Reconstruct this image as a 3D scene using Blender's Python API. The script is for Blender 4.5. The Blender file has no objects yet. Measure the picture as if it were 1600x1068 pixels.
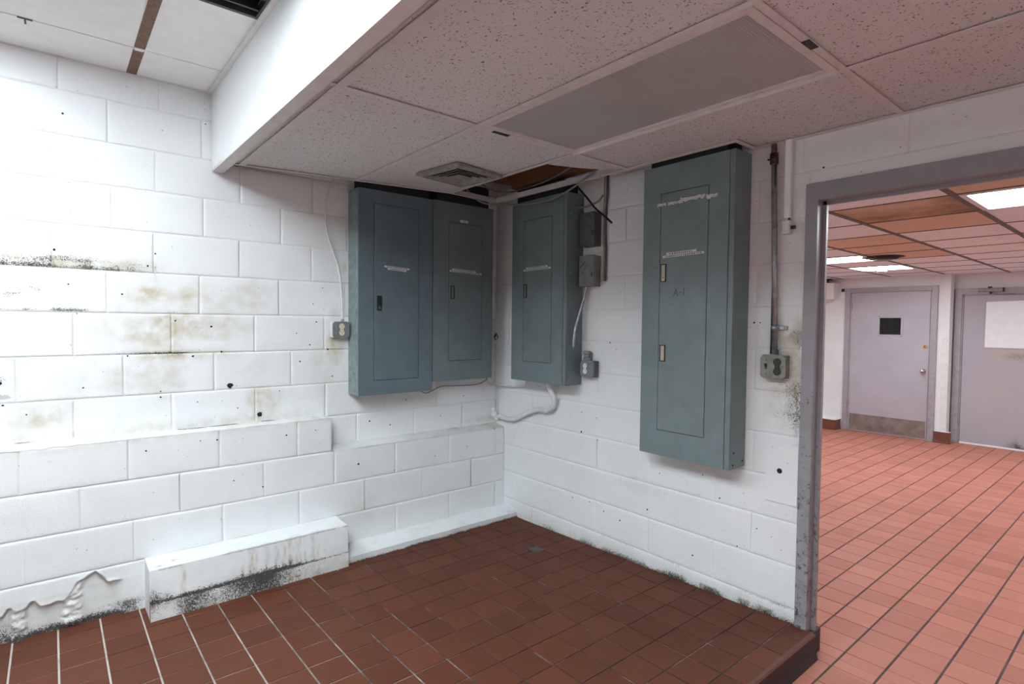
import bpy, bmesh, math, random
import numpy as np
from mathutils import Vector, Matrix
R = math.radians
scene = bpy.context.scene
C = bpy.context.collection

# ---------------------------------------------------------------- camera
CAM = (-2.65586, -3.40232, 1.39768)
YAW, PIT, ROL, FPX = 0.69229, -0.034799, 0.010103, 868.47
fw = Vector((math.sin(YAW)*math.cos(PIT), math.cos(YAW)*math.cos(PIT), math.sin(PIT)))
rt = fw.cross(Vector((0, 0, 1))).normalized(); up = rt.cross(fw)
rt2 = math.cos(ROL)*rt + math.sin(ROL)*up; up2 = -math.sin(ROL)*rt + math.cos(ROL)*up
cam = bpy.data.objects.new('camera', bpy.data.cameras.new('camera')); C.objects.link(cam)
m3 = Matrix((rt2, up2, -fw)).transposed()
cam.matrix_world = Matrix.Translation(CAM) @ m3.to_4x4()
cam.data.sensor_fit = 'HORIZONTAL'; cam.data.sensor_width = 36; cam.data.lens = FPX/1600*36
cam.data.clip_start = 0.02; cam.data.clip_end = 60
scene.camera = cam

# ---------------------------------------------------------------- world, exposure, lamp power
w = bpy.data.worlds.new('world'); scene.world = w; w.use_nodes = True
w.node_tree.nodes['Background'].inputs[0].default_value = (0.02, 0.02, 0.022, 1)
w.node_tree.nodes['Background'].inputs[1].default_value = 1.0
vs = scene.view_settings
vs.view_transform = 'Standard'; vs.look = 'None'; vs.exposure = 0.0; vs.gamma = 1.0; vs.use_curve_mapping = False
NEAR_LAMP = 25.0          # emission of the tubes' lenses over the white corner
MID_FILL = 35.0           # unseen fixture added by the beam to brighten the lower walls
SIDE_FILL = 80.0          # unseen fixture added farther left to brighten the doorway wall
BACK_FILL = 31.0          # unseen fixture added behind the camera as fill
FAR_LAMP = 33.0            # lenses of the next room, visible lights and added ones

# ---------------------------------------------------------------- materials
def new_mat(name):
    m = bpy.data.materials.new(name); m.use_nodes = True
    nt = m.node_tree; b = nt.nodes['Principled BSDF']
    return m, nt, b
def N(nt, t, **kw):
    n = nt.nodes.new(t)
    for k, v in kw.items(): setattr(n, k, v)
    return n
def math_n(nt, op, a, b=None, clamp=False):
    n = N(nt, 'ShaderNodeMath', operation=op, use_clamp=clamp)
    for i, v in enumerate((a, b)):
        if v is None: continue
        if isinstance(v, (int, float)): n.inputs[i].default_value = v
        else: nt.links.new(v, n.inputs[i])
    return n.outputs[0]
def mix_c(nt, f, a, b, blend='MIX'):
    n = N(nt, 'ShaderNodeMix', data_type='RGBA', blend_type=blend)
    for s, v in ((n.inputs[0], f), (n.inputs[6], a), (n.inputs[7], b)):
        if isinstance(v, (int, float)): s.default_value = v
        elif isinstance(v, tuple): s.default_value = (*v, 1)
        else: nt.links.new(v, s)
    return n.outputs[2]
def coords(nt):
    return N(nt, 'ShaderNodeTexCoord').outputs['Object']
def noise(nt, vec, scale, detail=3, rough=.55):
    n = N(nt, 'ShaderNodeTexNoise'); n.inputs['Scale'].default_value = scale
    n.inputs['Detail'].default_value = detail; n.inputs['Roughness'].default_value = rough
    nt.links.new(vec, n.inputs['Vector']); return n.outputs['Fac']
def ramp(nt, fac, lo, hi):
    n = N(nt, 'ShaderNodeMapRange'); n.inputs[1].default_value = lo; n.inputs[2].default_value = hi
    nt.links.new(fac, n.inputs[0]); return n.outputs[0]
def bump(nt, b, h, strength, dist):
    n = N(nt, 'ShaderNodeBump'); n.inputs['Strength'].default_value = strength
    n.inputs['Distance'].default_value = dist
    nt.links.new(h, n.inputs['Height']); nt.links.new(n.outputs[0], b.inputs['Normal'])
def simple(name, col, rough=.5, metal=0., var=.12, vscale=14, bmp=0., bscale=120, wear=None, wlo=.66, wscale=18):
    """painted / plain surface with faint mottling, optional worn patches"""
    m, nt, b = new_mat(name)
    v = coords(nt)
    f = noise(nt, v, vscale, 4)
    c = mix_c(nt, ramp(nt, f, .3, .7), tuple(x*(1-var) for x in col), tuple(min(1, x*(1+var)) for x in col))
    if wear:
        wf = ramp(nt, noise(nt, v, wscale, 7, .7), wlo, wlo+.05)
        c = mix_c(nt, wf, c, wear)
    nt.links.new(c, b.inputs['Base Color'])
    b.inputs['Roughness'].default_value = rough; b.inputs['Metallic'].default_value = metal
    if bmp: bump(nt, b, noise(nt, v, bscale, 3), bmp, .002)
    return m
def emit(name, col, s):
    m, nt, b = new_mat(name)
    b.inputs['Base Color'].default_value = (*col, 1)
    b.inputs['Emission Color'].default_value = (*col, 1); b.inputs['Emission Strength'].default_value = s
    return m
def masonry(name, base, bump_s=.75):
    """painted block: 'grime' vertex colours say where mould (R), brown stain (G) and bare grey (B) sit"""
    m, nt, b = new_mat(name)
    v = coords(nt)
    at = N(nt, 'ShaderNodeVertexColor', layer_name='grime')
    sp = N(nt, 'ShaderNodeSeparateColor'); nt.links.new(at.outputs[0], sp.inputs[0])
    n1 = noise(nt, v, 78, 8, .8); n2 = noise(nt, v, 16, 5); n3 = noise(nt, v, 170, 4, .65)
    c = mix_c(nt, ramp(nt, noise(nt, v, 3.2, 4), .3, .7), tuple(x*.965 for x in base), base)
    # brown stain
    g = math_n(nt, 'MULTIPLY', sp.outputs[1], ramp(nt, n2, .25, .7))
    c = mix_c(nt, g, c, (.50, .43, .30))
    # bare grey block
    bl = math_n(nt, 'MULTIPLY', math_n(nt, 'ADD', math_n(nt, 'MULTIPLY', sp.outputs[2], 1.5), math_n(nt, 'SUBTRACT', n1, 1.0)), 4., True)
    c = mix_c(nt, math_n(nt, 'MULTIPLY', bl, .7), c, (.36, .355, .335))
    # mould: fine black specks that close up where R is high
    fine = math_n(nt, 'ADD', math_n(nt, 'MULTIPLY', n1, .45), math_n(nt, 'MULTIPLY', noise(nt, v, 260, 3, .6), .55))
    thr = math_n(nt, 'SUBTRACT', .72, math_n(nt, 'MULTIPLY', sp.outputs[0], .36))
    r = math_n(nt, 'MULTIPLY', math_n(nt, 'SUBTRACT', fine, thr), 16., True)
    smear = math_n(nt, 'MULTIPLY', sp.outputs[0], .45)
    has = math_n(nt, 'MULTIPLY', sp.outputs[0], 14., True)
    c = mix_c(nt, math_n(nt, 'MULTIPLY', smear, ramp(nt, n2, .2, .8)), c, (.22, .205, .18))
    c = mix_c(nt, math_n(nt, 'MULTIPLY', r, math_n(nt, 'MULTIPLY', has, .95)), c, (.018, .016, .015))
    # pin holes in the block face
    vo = N(nt, 'ShaderNodeTexVoronoi'); vo.inputs['Scale'].default_value = 26; nt.links.new(v, vo.inputs['Vector'])
    sc = N(nt, 'ShaderNodeSeparateColor'); nt.links.new(vo.outputs['Color'], sc.inputs[0])
    dot = math_n(nt, 'MULTIPLY', math_n(nt, 'LESS_THAN', vo.outputs['Distance'], .085), math_n(nt, 'GREATER_THAN', sc.outputs[0], .8))
    dot = math_n(nt, 'MULTIPLY', dot, ramp(nt, n3, .4, .6))
    c = mix_c(nt, math_n(nt, 'MULTIPLY', dot, .75), c, (.12, .11, .10))
    nt.links.new(c, b.inputs['Base Color'])
    b.inputs['Roughness'].default_value = .5
    h = math_n(nt, 'ADD', math_n(nt, 'MULTIPLY', n3, .8), math_n(nt, 'SUBTRACT', n1, math_n(nt, 'MULTIPLY', dot, 1.5)))
    bump(nt, b, h, bump_s, .003)
    return m
def tile_mat(name, c1, c2, rough):
    m, nt, b = new_mat(name); v = coords(nt)
    at = N(nt, 'ShaderNodeVertexColor', layer_name='tone')
    sp = N(nt, 'ShaderNodeSeparateColor'); nt.links.new(at.outputs[0], sp.inputs[0])
    f = math_n(nt, 'ADD', math_n(nt, 'MULTIPLY', sp.outputs[0], .6), math_n(nt, 'MULTIPLY', noise(nt, v, 7, 5), .4))
    c = mix_c(nt, f, c1, c2)
    d = ramp(nt, noise(nt, v, 4.2, 8, .75), .62, .72)
    c = mix_c(nt, math_n(nt, 'MULTIPLY', d, .35), c, tuple(x*.45 for x in c1))
    n3 = noise(nt, v, 210, 4)
    c = mix_c(nt, math_n(nt, 'MULTIPLY', ramp(nt, n3, .55, .75), .25), c, tuple(x*.6 for x in c1))
    nt.links.new(c, b.inputs['Base Color'])
    nt.links.new(ramp(nt, noise(nt, v, 9, 4), .0, 1.0), b.inputs['Roughness'])
    rr = N(nt, 'ShaderNodeMapRange'); rr.inputs[3].default_value = rough-.1; rr.inputs[4].default_value = rough+.15
    nt.links.new(noise(nt, v, 9, 4), rr.inputs[0]); nt.links.new(rr.outputs[0], b.inputs['Roughness'])
    bump(nt, b, n3, .12, .001); b.inputs['Specular IOR Level'].default_value = .16
    return m
def grout_mat(name, light, dark, x0, x1, bias):
    m, nt, b = new_mat(name); v = coords(nt)
    sx = N(nt, 'ShaderNodeSeparateXYZ'); nt.links.new(v, sx.inputs[0])
    g = ramp(nt, sx.outputs[0], x0, x1)
    f = math_n(nt, 'ADD', g, math_n(nt, 'MULTIPLY', math_n(nt, 'SUBTRACT', noise(nt, v, 5.5, 6, .7), bias), 2.6), True)
    c = mix_c(nt, f, light, dark)
    nt.links.new(c, b.inputs['Base Color']); b.inputs['Roughness'].default_value = .85
    return m
def fissured(name, col, pit, scale, density, stain=None):
    """mineral-fibre ceiling tile with worm holes"""
    m, nt, b = new_mat(name); v = coords(nt)
    mp = N(nt, 'ShaderNodeMapping'); mp.inputs['Scale'].default_value = (1, 1, .05); nt.links.new(v, mp.inputs[0])
    vv = mp.outputs[0]
    wob = N(nt, 'ShaderNodeTexNoise'); wob.inputs['Scale'].default_value = 45; nt.links.new(vv, wob.inputs['Vector'])
    va = N(nt, 'ShaderNodeVectorMath', operation='MULTIPLY_ADD'); va.inputs[1].default_value = (.035, .035, 0)
    nt.links.new(wob.outputs['Color'], va.inputs[0]); nt.links.new(vv, va.inputs[2])
    vo = N(nt, 'ShaderNodeTexVoronoi'); vo.inputs['Scale'].default_value = scale; nt.links.new(va.outputs[0], vo.inputs['Vector'])
    sc = N(nt, 'ShaderNodeSeparateColor'); nt.links.new(vo.outputs['Color'], sc.inputs[0])
    rad = math_n(nt, 'MULTIPLY', sc.outputs[1], .38)
    dot = math_n(nt, 'MULTIPLY', math_n(nt, 'LESS_THAN', vo.outputs['Distance'], rad), math_n(nt, 'GREATER_THAN', sc.outputs[0], density))
    c = mix_c(nt, ramp(nt, noise(nt, v, 5, 4), .3, .7), tuple(x*.95 for x in col), col)
    if stain:
        f = ramp(nt, noise(nt, v, 2.3, 6, .6), .35, .62)
        c = mix_c(nt, f, c, stain)
    c = mix_c(nt, math_n(nt, 'MULTIPLY', dot, .9), c, pit)
    nt.links.new(c, b.inputs['Base Color']); b.inputs['Roughness'].default_value = .9
    h = math_n(nt, 'SUBTRACT', math_n(nt, 'MULTIPLY', noise(nt, v, 160, 3), .5), dot)
    bump(nt, b, h, .25, .002)
    return m
def wood_mat(name, c1, c2):
    m, nt, b = new_mat(name); v = coords(nt)
    mp = N(nt, 'ShaderNodeMapping'); mp.inputs['Scale'].default_value = (14, 1.2, 14); nt.links.new(v, mp.inputs[0])
    c = mix_c(nt, noise(nt, mp.outputs[0], 4, 6, .6), c1, c2)
    nt.links.new(c, b.inputs['Base Color']); b.inputs['Roughness'].default_value = .75
    return m
def frame_mat(name, col, bare, rough, lo):
    """chipped door-frame paint: more chips near the floor and along edges"""
    m, nt, b = new_mat(name); v = coords(nt)
    sx = N(nt, 'ShaderNodeSeparateXYZ'); nt.links.new(v, sx.inputs[0])
    g = ramp(nt, sx.outputs[2], 1.9, 0.0)
    n = noise(nt, v, 42, 9, .75)
    f = math_n(nt, 'MULTIPLY', math_n(nt, 'SUBTRACT', math_n(nt, 'ADD', n, math_n(nt, 'MULTIPLY', g, .13)), lo), 14, True)
    c = mix_c(nt, ramp(nt, noise(nt, v, 8, 4), .3, .7), tuple(x*.88 for x in col), col)
    dirt = math_n(nt, 'MULTIPLY', ramp(nt, noise(nt, v, 19, 6, .7), .45, .75), math_n(nt, 'MULTIPLY', g, .55))
    c = mix_c(nt, dirt, c, (.13, .12, .10))
    c = mix_c(nt, f, c, bare)
    nt.links.new(c, b.inputs['Base Color']); b.inputs['Roughness'].default_value = rough
    return m

M = {}
M['block'] = masonry('painted_block', (.80, .825, .84))
M['beam'] = masonry('beam_paint', (.80, .82, .83), .12)
M['door_dirty'] = masonry('mauve_grime', (.42, .395, .44), .05)
M['hole'] = simple('dark_hole', (.012, .012, .012), .9)
M['drywall'] = simple('drywall_paint', (.80, .82, .83), .55, var=.04, bmp=.1)
M['farwall'] = simple('far_wall_paint', (.76, .765, .775), .55, var=.05, vscale=3, bmp=.1)
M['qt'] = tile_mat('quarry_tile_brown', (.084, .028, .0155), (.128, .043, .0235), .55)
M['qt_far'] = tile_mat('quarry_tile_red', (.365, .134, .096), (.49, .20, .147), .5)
M['grout'] = grout_mat('grout_mixed', (.46, .43, .39), (.035, .028, .025), -2.6, -1.2, .5)
M['grout_far'] = grout_mat('grout_dark', (.16, .10, .09), (.06, .045, .045), -6, -5, .5)
M['riser'] = simple('blackened_riser', (.018, .016, .018), .55, bmp=.3, wear=(.16, .12, .11), wlo=.68)
M['nosing'] = tile_mat('nosing_tile', (.10, .042, .028), (.15, .065, .045), .45)
M['fiss'] = fissured('fissured_tile', (.66, .65, .645), (.16, .135, .125), 118, .12)
M['smooth_tile'] = simple('smooth_ceiling_tile', (.85, .865, .86), .8, var=.03, bmp=.08)
M['tee'] = simple('tee_paint', (.64, .61, .60), .5, var=.08)
M['tee_white'] = simple('tee_white', (.72, .73, .72), .5, var=.06)
M['rust_tee'] = simple('rust_tee', (.17, .095, .055), .7, var=.35, vscale=60, bmp=.3)
M['farpink'] = fissured('pink_tile', (.85, .83, .86), (.33, .24, .22), 120, .5)
M['fartan'] = fissured('tan_tile', (.70, .50, .36), (.33, .24, .17), 120, .5)
M['farstain'] = fissured('stained_tile', (.64, .46, .33), (.3, .2, .13), 120, .5, (.26, .155, .075))
M['black'] = simple('black_paint', (.012, .012, .013), .45)
M['darkvoid'] = simple('dark_deck', (.03, .028, .027), .9)
M['wood'] = wood_mat('old_joist', (.16, .075, .03), (.34, .17, .07))
M['duct'] = simple('duct_wrap', (.03, .03, .036), .4, var=.3)
M['panel'] = simple('panel_grey', (.150, .195, .204), .42, var=.10, vscale=9, bmp=.03, wear=(.24, .29, .28), wlo=.71, wscale=30)
M['panel_blue'] = simple('panel_bluegrey', (.115, .163, .190), .42, var=.10, vscale=9, bmp=.03, wear=(.2, .24, .25), wlo=.72, wscale=30)
M['panel_side'] = simple('panel_weathered', (.19, .245, .245), .6, var=.25, vscale=25, bmp=.2, wear=(.34, .39, .37), wlo=.60, wscale=60)
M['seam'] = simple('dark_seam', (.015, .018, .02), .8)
M['latch_dark'] = simple('latch_black', (.014, .014, .015), .35)
M['latch_fill'] = simple('latch_insert', (.42, .37, .28), .35, metal=.3)
M['latch_grey'] = simple('latch_insert_grey', (.16, .18, .18), .4, metal=.3)
M['label'] = simple('label_white', (.66, .69, .70), .5, var=.04)
M['ink'] = simple('label_ink', (.05, .05, .05), .6)
M['paper'] = simple('torn_paper', (.55, .56, .55), .8, var=.15, vscale=50)
M['steel'] = simple('galvanised', (.34, .36, .38), .38, metal=.75, var=.3, vscale=40)
M['boxsteel'] = simple('outlet_steel', (.22, .215, .19), .5, metal=.5, var=.3, vscale=30)
M['boxdark'] = simple('junction_grey', (.085, .092, .10), .45, var=.25, vscale=20, wear=(.2, .21, .21), wlo=.7)
M['boxlight'] = simple('junction_lightgrey', (.19, .20, .205), .5, var=.2, vscale=20)
M['boxpaint'] = simple('outlet_bluegrey', (.16, .18, .20), .5, var=.2, vscale=40)
M['ivory'] = simple('ivory_plastic', (.66, .60, .43), .35)
M['whiteplastic'] = simple('white_plastic', (.78, .78, .77), .4, var=.04)
M['greywire'] = simple('grey_cable', (.22, .22, .23), .5)
M['whitewire'] = simple('painted_cable', (.70, .72, .73), .5)
M['brownwire'] = simple('old_cable', (.40, .33, .22), .6, var=.3, vscale=60)
M['brass'] = simple('brass', (.72, .50, .17), .3, metal=.9)
M['chrome'] = simple('chrome', (.55, .55, .57), .22, metal=1.)
M['jamb'] = frame_mat('jamb_paint', (.30, .295, .32), (.07, .06, .055), .38, .645)
M['mauve'] = frame_mat('mauve_paint', (.38, .355, .39), (.45, .40, .35), .4, .80)
M['mauve_door'] = simple('mauve_door', (.42, .395, .44), .42, var=.06, vscale=3)
M['kick'] = simple('kick_plate', (.27, .23, .21), .4, metal=.5, var=.25, vscale=9)
M['redtile'] = simple('cove_tile', (.17, .055, .035), .4, var=.2)
M['glassdark'] = simple('dark_glass', (.012, .015, .014), .08)
M['lens'] = simple('unlit_lens', (.40, .415, .405), .35, var=.06, vscale=3)
M['lens_on'] = emit('lit_lens', (.86, .96, 1.0), NEAR_LAMP)
M['lens_side'] = emit('fill_lens_side', (.86, .96, 1.0), SIDE_FILL)
M['lens_mid'] = emit('fill_lens_mid', (.86, .96, 1.0), MID_FILL)
M['lens_back'] = emit('fill_lens_back', (.86, .96, 1.0), BACK_FILL)
M['lens_far'] = emit('lit_lens_far', (.88, .965, 1.0), FAR_LAMP)
M['vent'] = simple('vent_dusty', (.27, .26, .245), .6, var=.25, vscale=30)
M['vent_in'] = simple('vent_dark', (.05, .05, .048), .8)
M['patina'] = simple('drain_dark', (.045, .045, .045), .5)

# ---------------------------------------------------------------- mesh helpers
class MB:
    def __init__(s): s.b = bmesh.new(); s.mi = 0
    def _tag(s, fs):
        for f in fs: f.material_index = s.mi
    def box(s, x0, x1, y0, y1, z0, z1, bev=0., seg=2):
        t = bmesh.new(); r = bmesh.ops.create_cube(t, size=1)
        for v in t.verts:
            v.co = Vector(((x0+x1)/2+v.co.x*(x1-x0), (y0+y1)/2+v.co.y*(y1-y0), (z0+z1)/2+v.co.z*(z1-z0)))
        if bev: bmesh.ops.bevel(t, geom=t.edges[:], offset=bev, segments=seg, affect='EDGES', profile=.5)
        return s.merge(t)
    def merge(s, t, mat=None):
        for f in t.faces: f.material_index = s.mi
        me = bpy.data.meshes.new('tmp'); t.to_mesh(me); t.free()
        if mat: me.transform(mat)
        s.b.from_mesh(me); bpy.data.meshes.remove(me); return s
    def cyl(s, p, q, r, n=16, r2=None, smooth=True):
        p = Vector(p); q = Vector(q); t = bmesh.new()
        bmesh.ops.create_cone(t, cap_ends=True, segments=n, radius1=r, radius2=r if r2 is None else r2, depth=(q-p).length)
        if smooth:
            for f in t.faces: f.smooth = len(f.verts) == 4
        mt = Matrix.Translation((p+q)/2) @ (q-p).to_track_quat('Z', 'Y').to_matrix().to_4x4()
        return s.merge(t, mt)
    def sphere(s, c, r, sc=(1, 1, 1), n=16):
        t = bmesh.new(); bmesh.ops.create_uvsphere(t, u_segments=n, v_segments=n//2+2, radius=r)
        for f in t.faces: f.smooth = True
        return s.merge(t, Matrix.Translation(c) @ Matrix.Diagonal((*sc, 1)))
    def prism(s, pts, vec, bev=0):
        """polygon (3-D points) swept along vec"""
        t = bmesh.new(); vec = Vector(vec)
        a = [t.verts.new(Vector(p)) for p in pts]; b = [t.verts.new(Vector(p)+vec) for p in pts]
        t.faces.new(a[::-1]); t.faces.new(b); n = len(a)
        for i in range(n): t.faces.new((a[i], a[(i+1) % n], b[(i+1) % n], b[i]))
        bmesh.ops.recalc_face_normals(t, faces=t.faces[:])
        if bev: bmesh.ops.bevel(t, geom=t.edges[:], offset=bev, segments=2, affect='EDGES', profile=.5)
        return s.merge(t)
    def tube(s, pts, r, n=10, sub=8, ridge=0.):
        P = spline(pts, sub); t = bmesh.new(); rings = []
        up0 = Vector((.13, .21, .97))
        for i, p in enumerate(P):
            d = (P[min(i+1, len(P)-1)]-P[max(i-1, 0)]).normalized()
            a = d.cross(up0)
            if a.length < .05: a = d.cross(Vector((1, 0, 0)))
            a.normalize(); c = d.cross(a); up0 = -a.cross(d) if False else up0
            rr = r*(1+ridge*(i % 2))
            rings.append([t.verts.new(p+rr*(math.cos(k*2*math.pi/n)*a+math.sin(k*2*math.pi/n)*c)) for k in range(n)])
        for A, B in zip(rings, rings[1:]):
            for k in range(n):
                f = t.faces.new((A[k], A[(k+1) % n], B[(k+1) % n], B[k])); f.smooth = True
        t.faces.new(rings[0][::-1]); t.faces.new(rings[-1])
        bmesh.ops.recalc_face_normals(t, faces=t.faces[:])
        return s.merge(t)
    def mat(s, i): s.mi = i; return s
    def build(s, name, mats, parent=None):
        me = bpy.data.meshes.new(name); s.b.to_mesh(me); s.b.free()
        for m in (mats if isinstance(mats, (list, tuple)) else [mats]): me.materials.append(M[m])
        o = bpy.data.objects.new(name, me); C.objects.link(o)
        if parent: o.parent = parent
        return o
def spline(pts, sub):
    P = [Vector(p) for p in pts]
    if len(P) < 3:
        return [P[0].lerp(P[-1], i/sub) for i in range(sub+1)]
    Q = [2*P[0]-P[1]] + P + [2*P[-1]-P[-2]]; out = []
    for i in range(1, len(Q)-2):
        a, b, c, d = Q[i-1:i+3]
        for k in range(sub):
            u = k/sub
            out.append(.5*((2*b)+(c-a)*u+(2*a-5*b+4*c-d)*u*u+(3*b-a-3*c+d)*u**3))
    return out+[P[-1]]
def tag(o, label, cat, group=None):
    o['label'] = label; o['category'] = cat
    if group: o['group'] = group
    return o
def thing(name, label, cat, loc=(0, 0, 0), rz=0., group=None):
    o = bpy.data.objects.new(name, None); C.objects.link(o)
    o.location = loc; o.rotation_euler = (0, 0, rz); o.empty_display_size = .1
    return tag(o, label, cat, group)
def struct(o):
    o['kind'] = 'structure'; return o
def copy_tree(o, parent=None):
    c = o.copy(); C.objects.link(c)
    if parent: c.parent = parent
    for ch in o.children: copy_tree(ch, c)
    return c
RB = -math.pi/2     # rotation of things hung on the wall with the doorway

# value noise for relief and grime
_rng = np.random.RandomState(7); _lat = _rng.rand(64, 64)
def vnoise(u, v, s):
    x = u*s+17.3; y = v*s+5.1
    xi = np.floor(x).astype(int); yi = np.floor(y).astype(int); fx = x-xi; fy = y-yi
    fx = fx*fx*(3-2*fx); fy = fy*fy*(3-2*fy)
    g = lambda a, b: _lat[a % 64, b % 64]
    return (g(xi, yi)*(1-fx)+g(xi+1, yi)*fx)*(1-fy)+(g(xi, yi+1)*(1-fx)+g(xi+1, yi+1)*fx)*fy
def fbm(u, v, s): return (vnoise(u, v, s)+.5*vnoise(u+3, v+9, 2*s)+.25*vnoise(u+7, v+2, 4*s))/1.75
def blob(u, z, c, r, e=2.):
    d = (np.abs((u-c[0])/r[0])**e+np.abs((z-c[1])/r[1])**e)
    return np.clip(1-d, 0, 1)
def ext(js, lo, hi, p=.4064):
    js = sorted(js)
    while js[0]-p > lo+.03: js.insert(0, js[0]-p)
    while js[-1]+p < hi-.03: js.append(js[-1]+p)
    return [lo]+[j for j in js if lo+.02 < j < hi-.02]+[hi]
def surface_mesh(name, patches, mats, to3d, grime, marks=(), parent=None):
    """patches: list of (u 2-D, z 2-D, h 2-D) grids -> one mesh with 'grime' colours"""
    V = []; F = []; G = []; base = 0
    for U, Z, H in patches:
        n, m = U.shape
        V.append(to3d(U.ravel(), Z.ravel(), H.ravel())); G.append(grime(U.ravel(), Z.ravel()))
        i = np.arange(n*m).reshape(n, m)+base
        F.append(np.stack([i[:-1, :-1], i[1:, :-1], i[1:, 1:], i[:-1, 1:]], -1).reshape(-1, 4)); base += n*m
    V = np.concatenate(V); F = np.concatenate(F); G = np.concatenate(G)
    me = bpy.data.meshes.new(name)
    me.vertices.add(len(V)); me.vertices.foreach_set('co', V.ravel().astype(np.float32))
    me.loops.add(F.size); me.loops.foreach_set('vertex_index', F.ravel().astype(np.int32))
    me.polygons.add(len(F)); me.polygons.foreach_set('loop_start', np.arange(0, F.size, 4, dtype=np.int32))
    me.polygons.foreach_set('use_smooth', np.ones(len(F), bool))
    me.update(calc_edges=True)
    ca = me.color_attributes.new('grime', 'FLOAT_COLOR', 'POINT')
    ca.data.foreach_set('color', np.concatenate([G, np.ones((len(G), 1))], 1).ravel().astype(np.float32))
    for m in mats: me.materials.append(M[m])
    if marks:
        b = bmesh.new(); b.from_mesh(me)
        for (u, z, r) in marks:
            r *= .85                        # small drilled holes and nail marks
            k = 9; rr = [r*(.75+.5*random.random()) for _ in range(k)]
            uu = np.array([u+rr[i]*math.cos(2*math.pi*i/k) for i in range(k)]); zz = np.array([z+rr[i]*math.sin(2*math.pi*i/k) for i in range(k)])
            P = to3d(uu, zz, np.full(k, .0022)); vs_ = [b.verts.new(p) for p in P]
            f = b.faces.new(vs_); f.material_index = 1
        b.to_mesh(me); b.free()
    o = bpy.data.objects.new(name, me); C.objects.link(o)
    if parent: o.parent = parent
    return o
def block_patches(courses, seed, step=.014, fine=None, jw=.0042, depth=.0055, relief=None):
    rs = np.random.RandomState(seed); out = []
    for z0, z1, js in courses:
        for a, b in zip(js, js[1:]):
            st = .006 if fine and fine(a, b, z0) else step
            def axis(p, q):
                L = q-p
                if L < .03: return np.array([p, q]), np.array([0, 0.])
                inner = np.linspace(p+.011, q-.011, max(2, int(L/st)))
                return np.concatenate([[p, p+jw], inner, [q-jw, q]]), None
            U, _ = axis(a, b); Z, _ = axis(z0, z1)
            def prof(t, p, q):
                d = np.minimum(t-p, q-t)
                return np.where(d < 1e-6, -depth, np.where(d < jw+1e-6, -.0012, 0.))
            UU, ZZ = np.meshgrid(U, Z, indexing='ij')
            fl = rs.rand()
            ju = prof(U, a, b)*(1. if fl > .25 else .35); jz = prof(Z, z0, z1)
            H = np.minimum(ju[:, None], jz[None, :])
            H = H+(rs.rand()-.5)*.002*(H > -.004)+(fbm(UU, ZZ, 13)-.5)*.0022
            if relief: H = H+relief(UU, ZZ)
            out.append((UU, ZZ, H))
    return out

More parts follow.
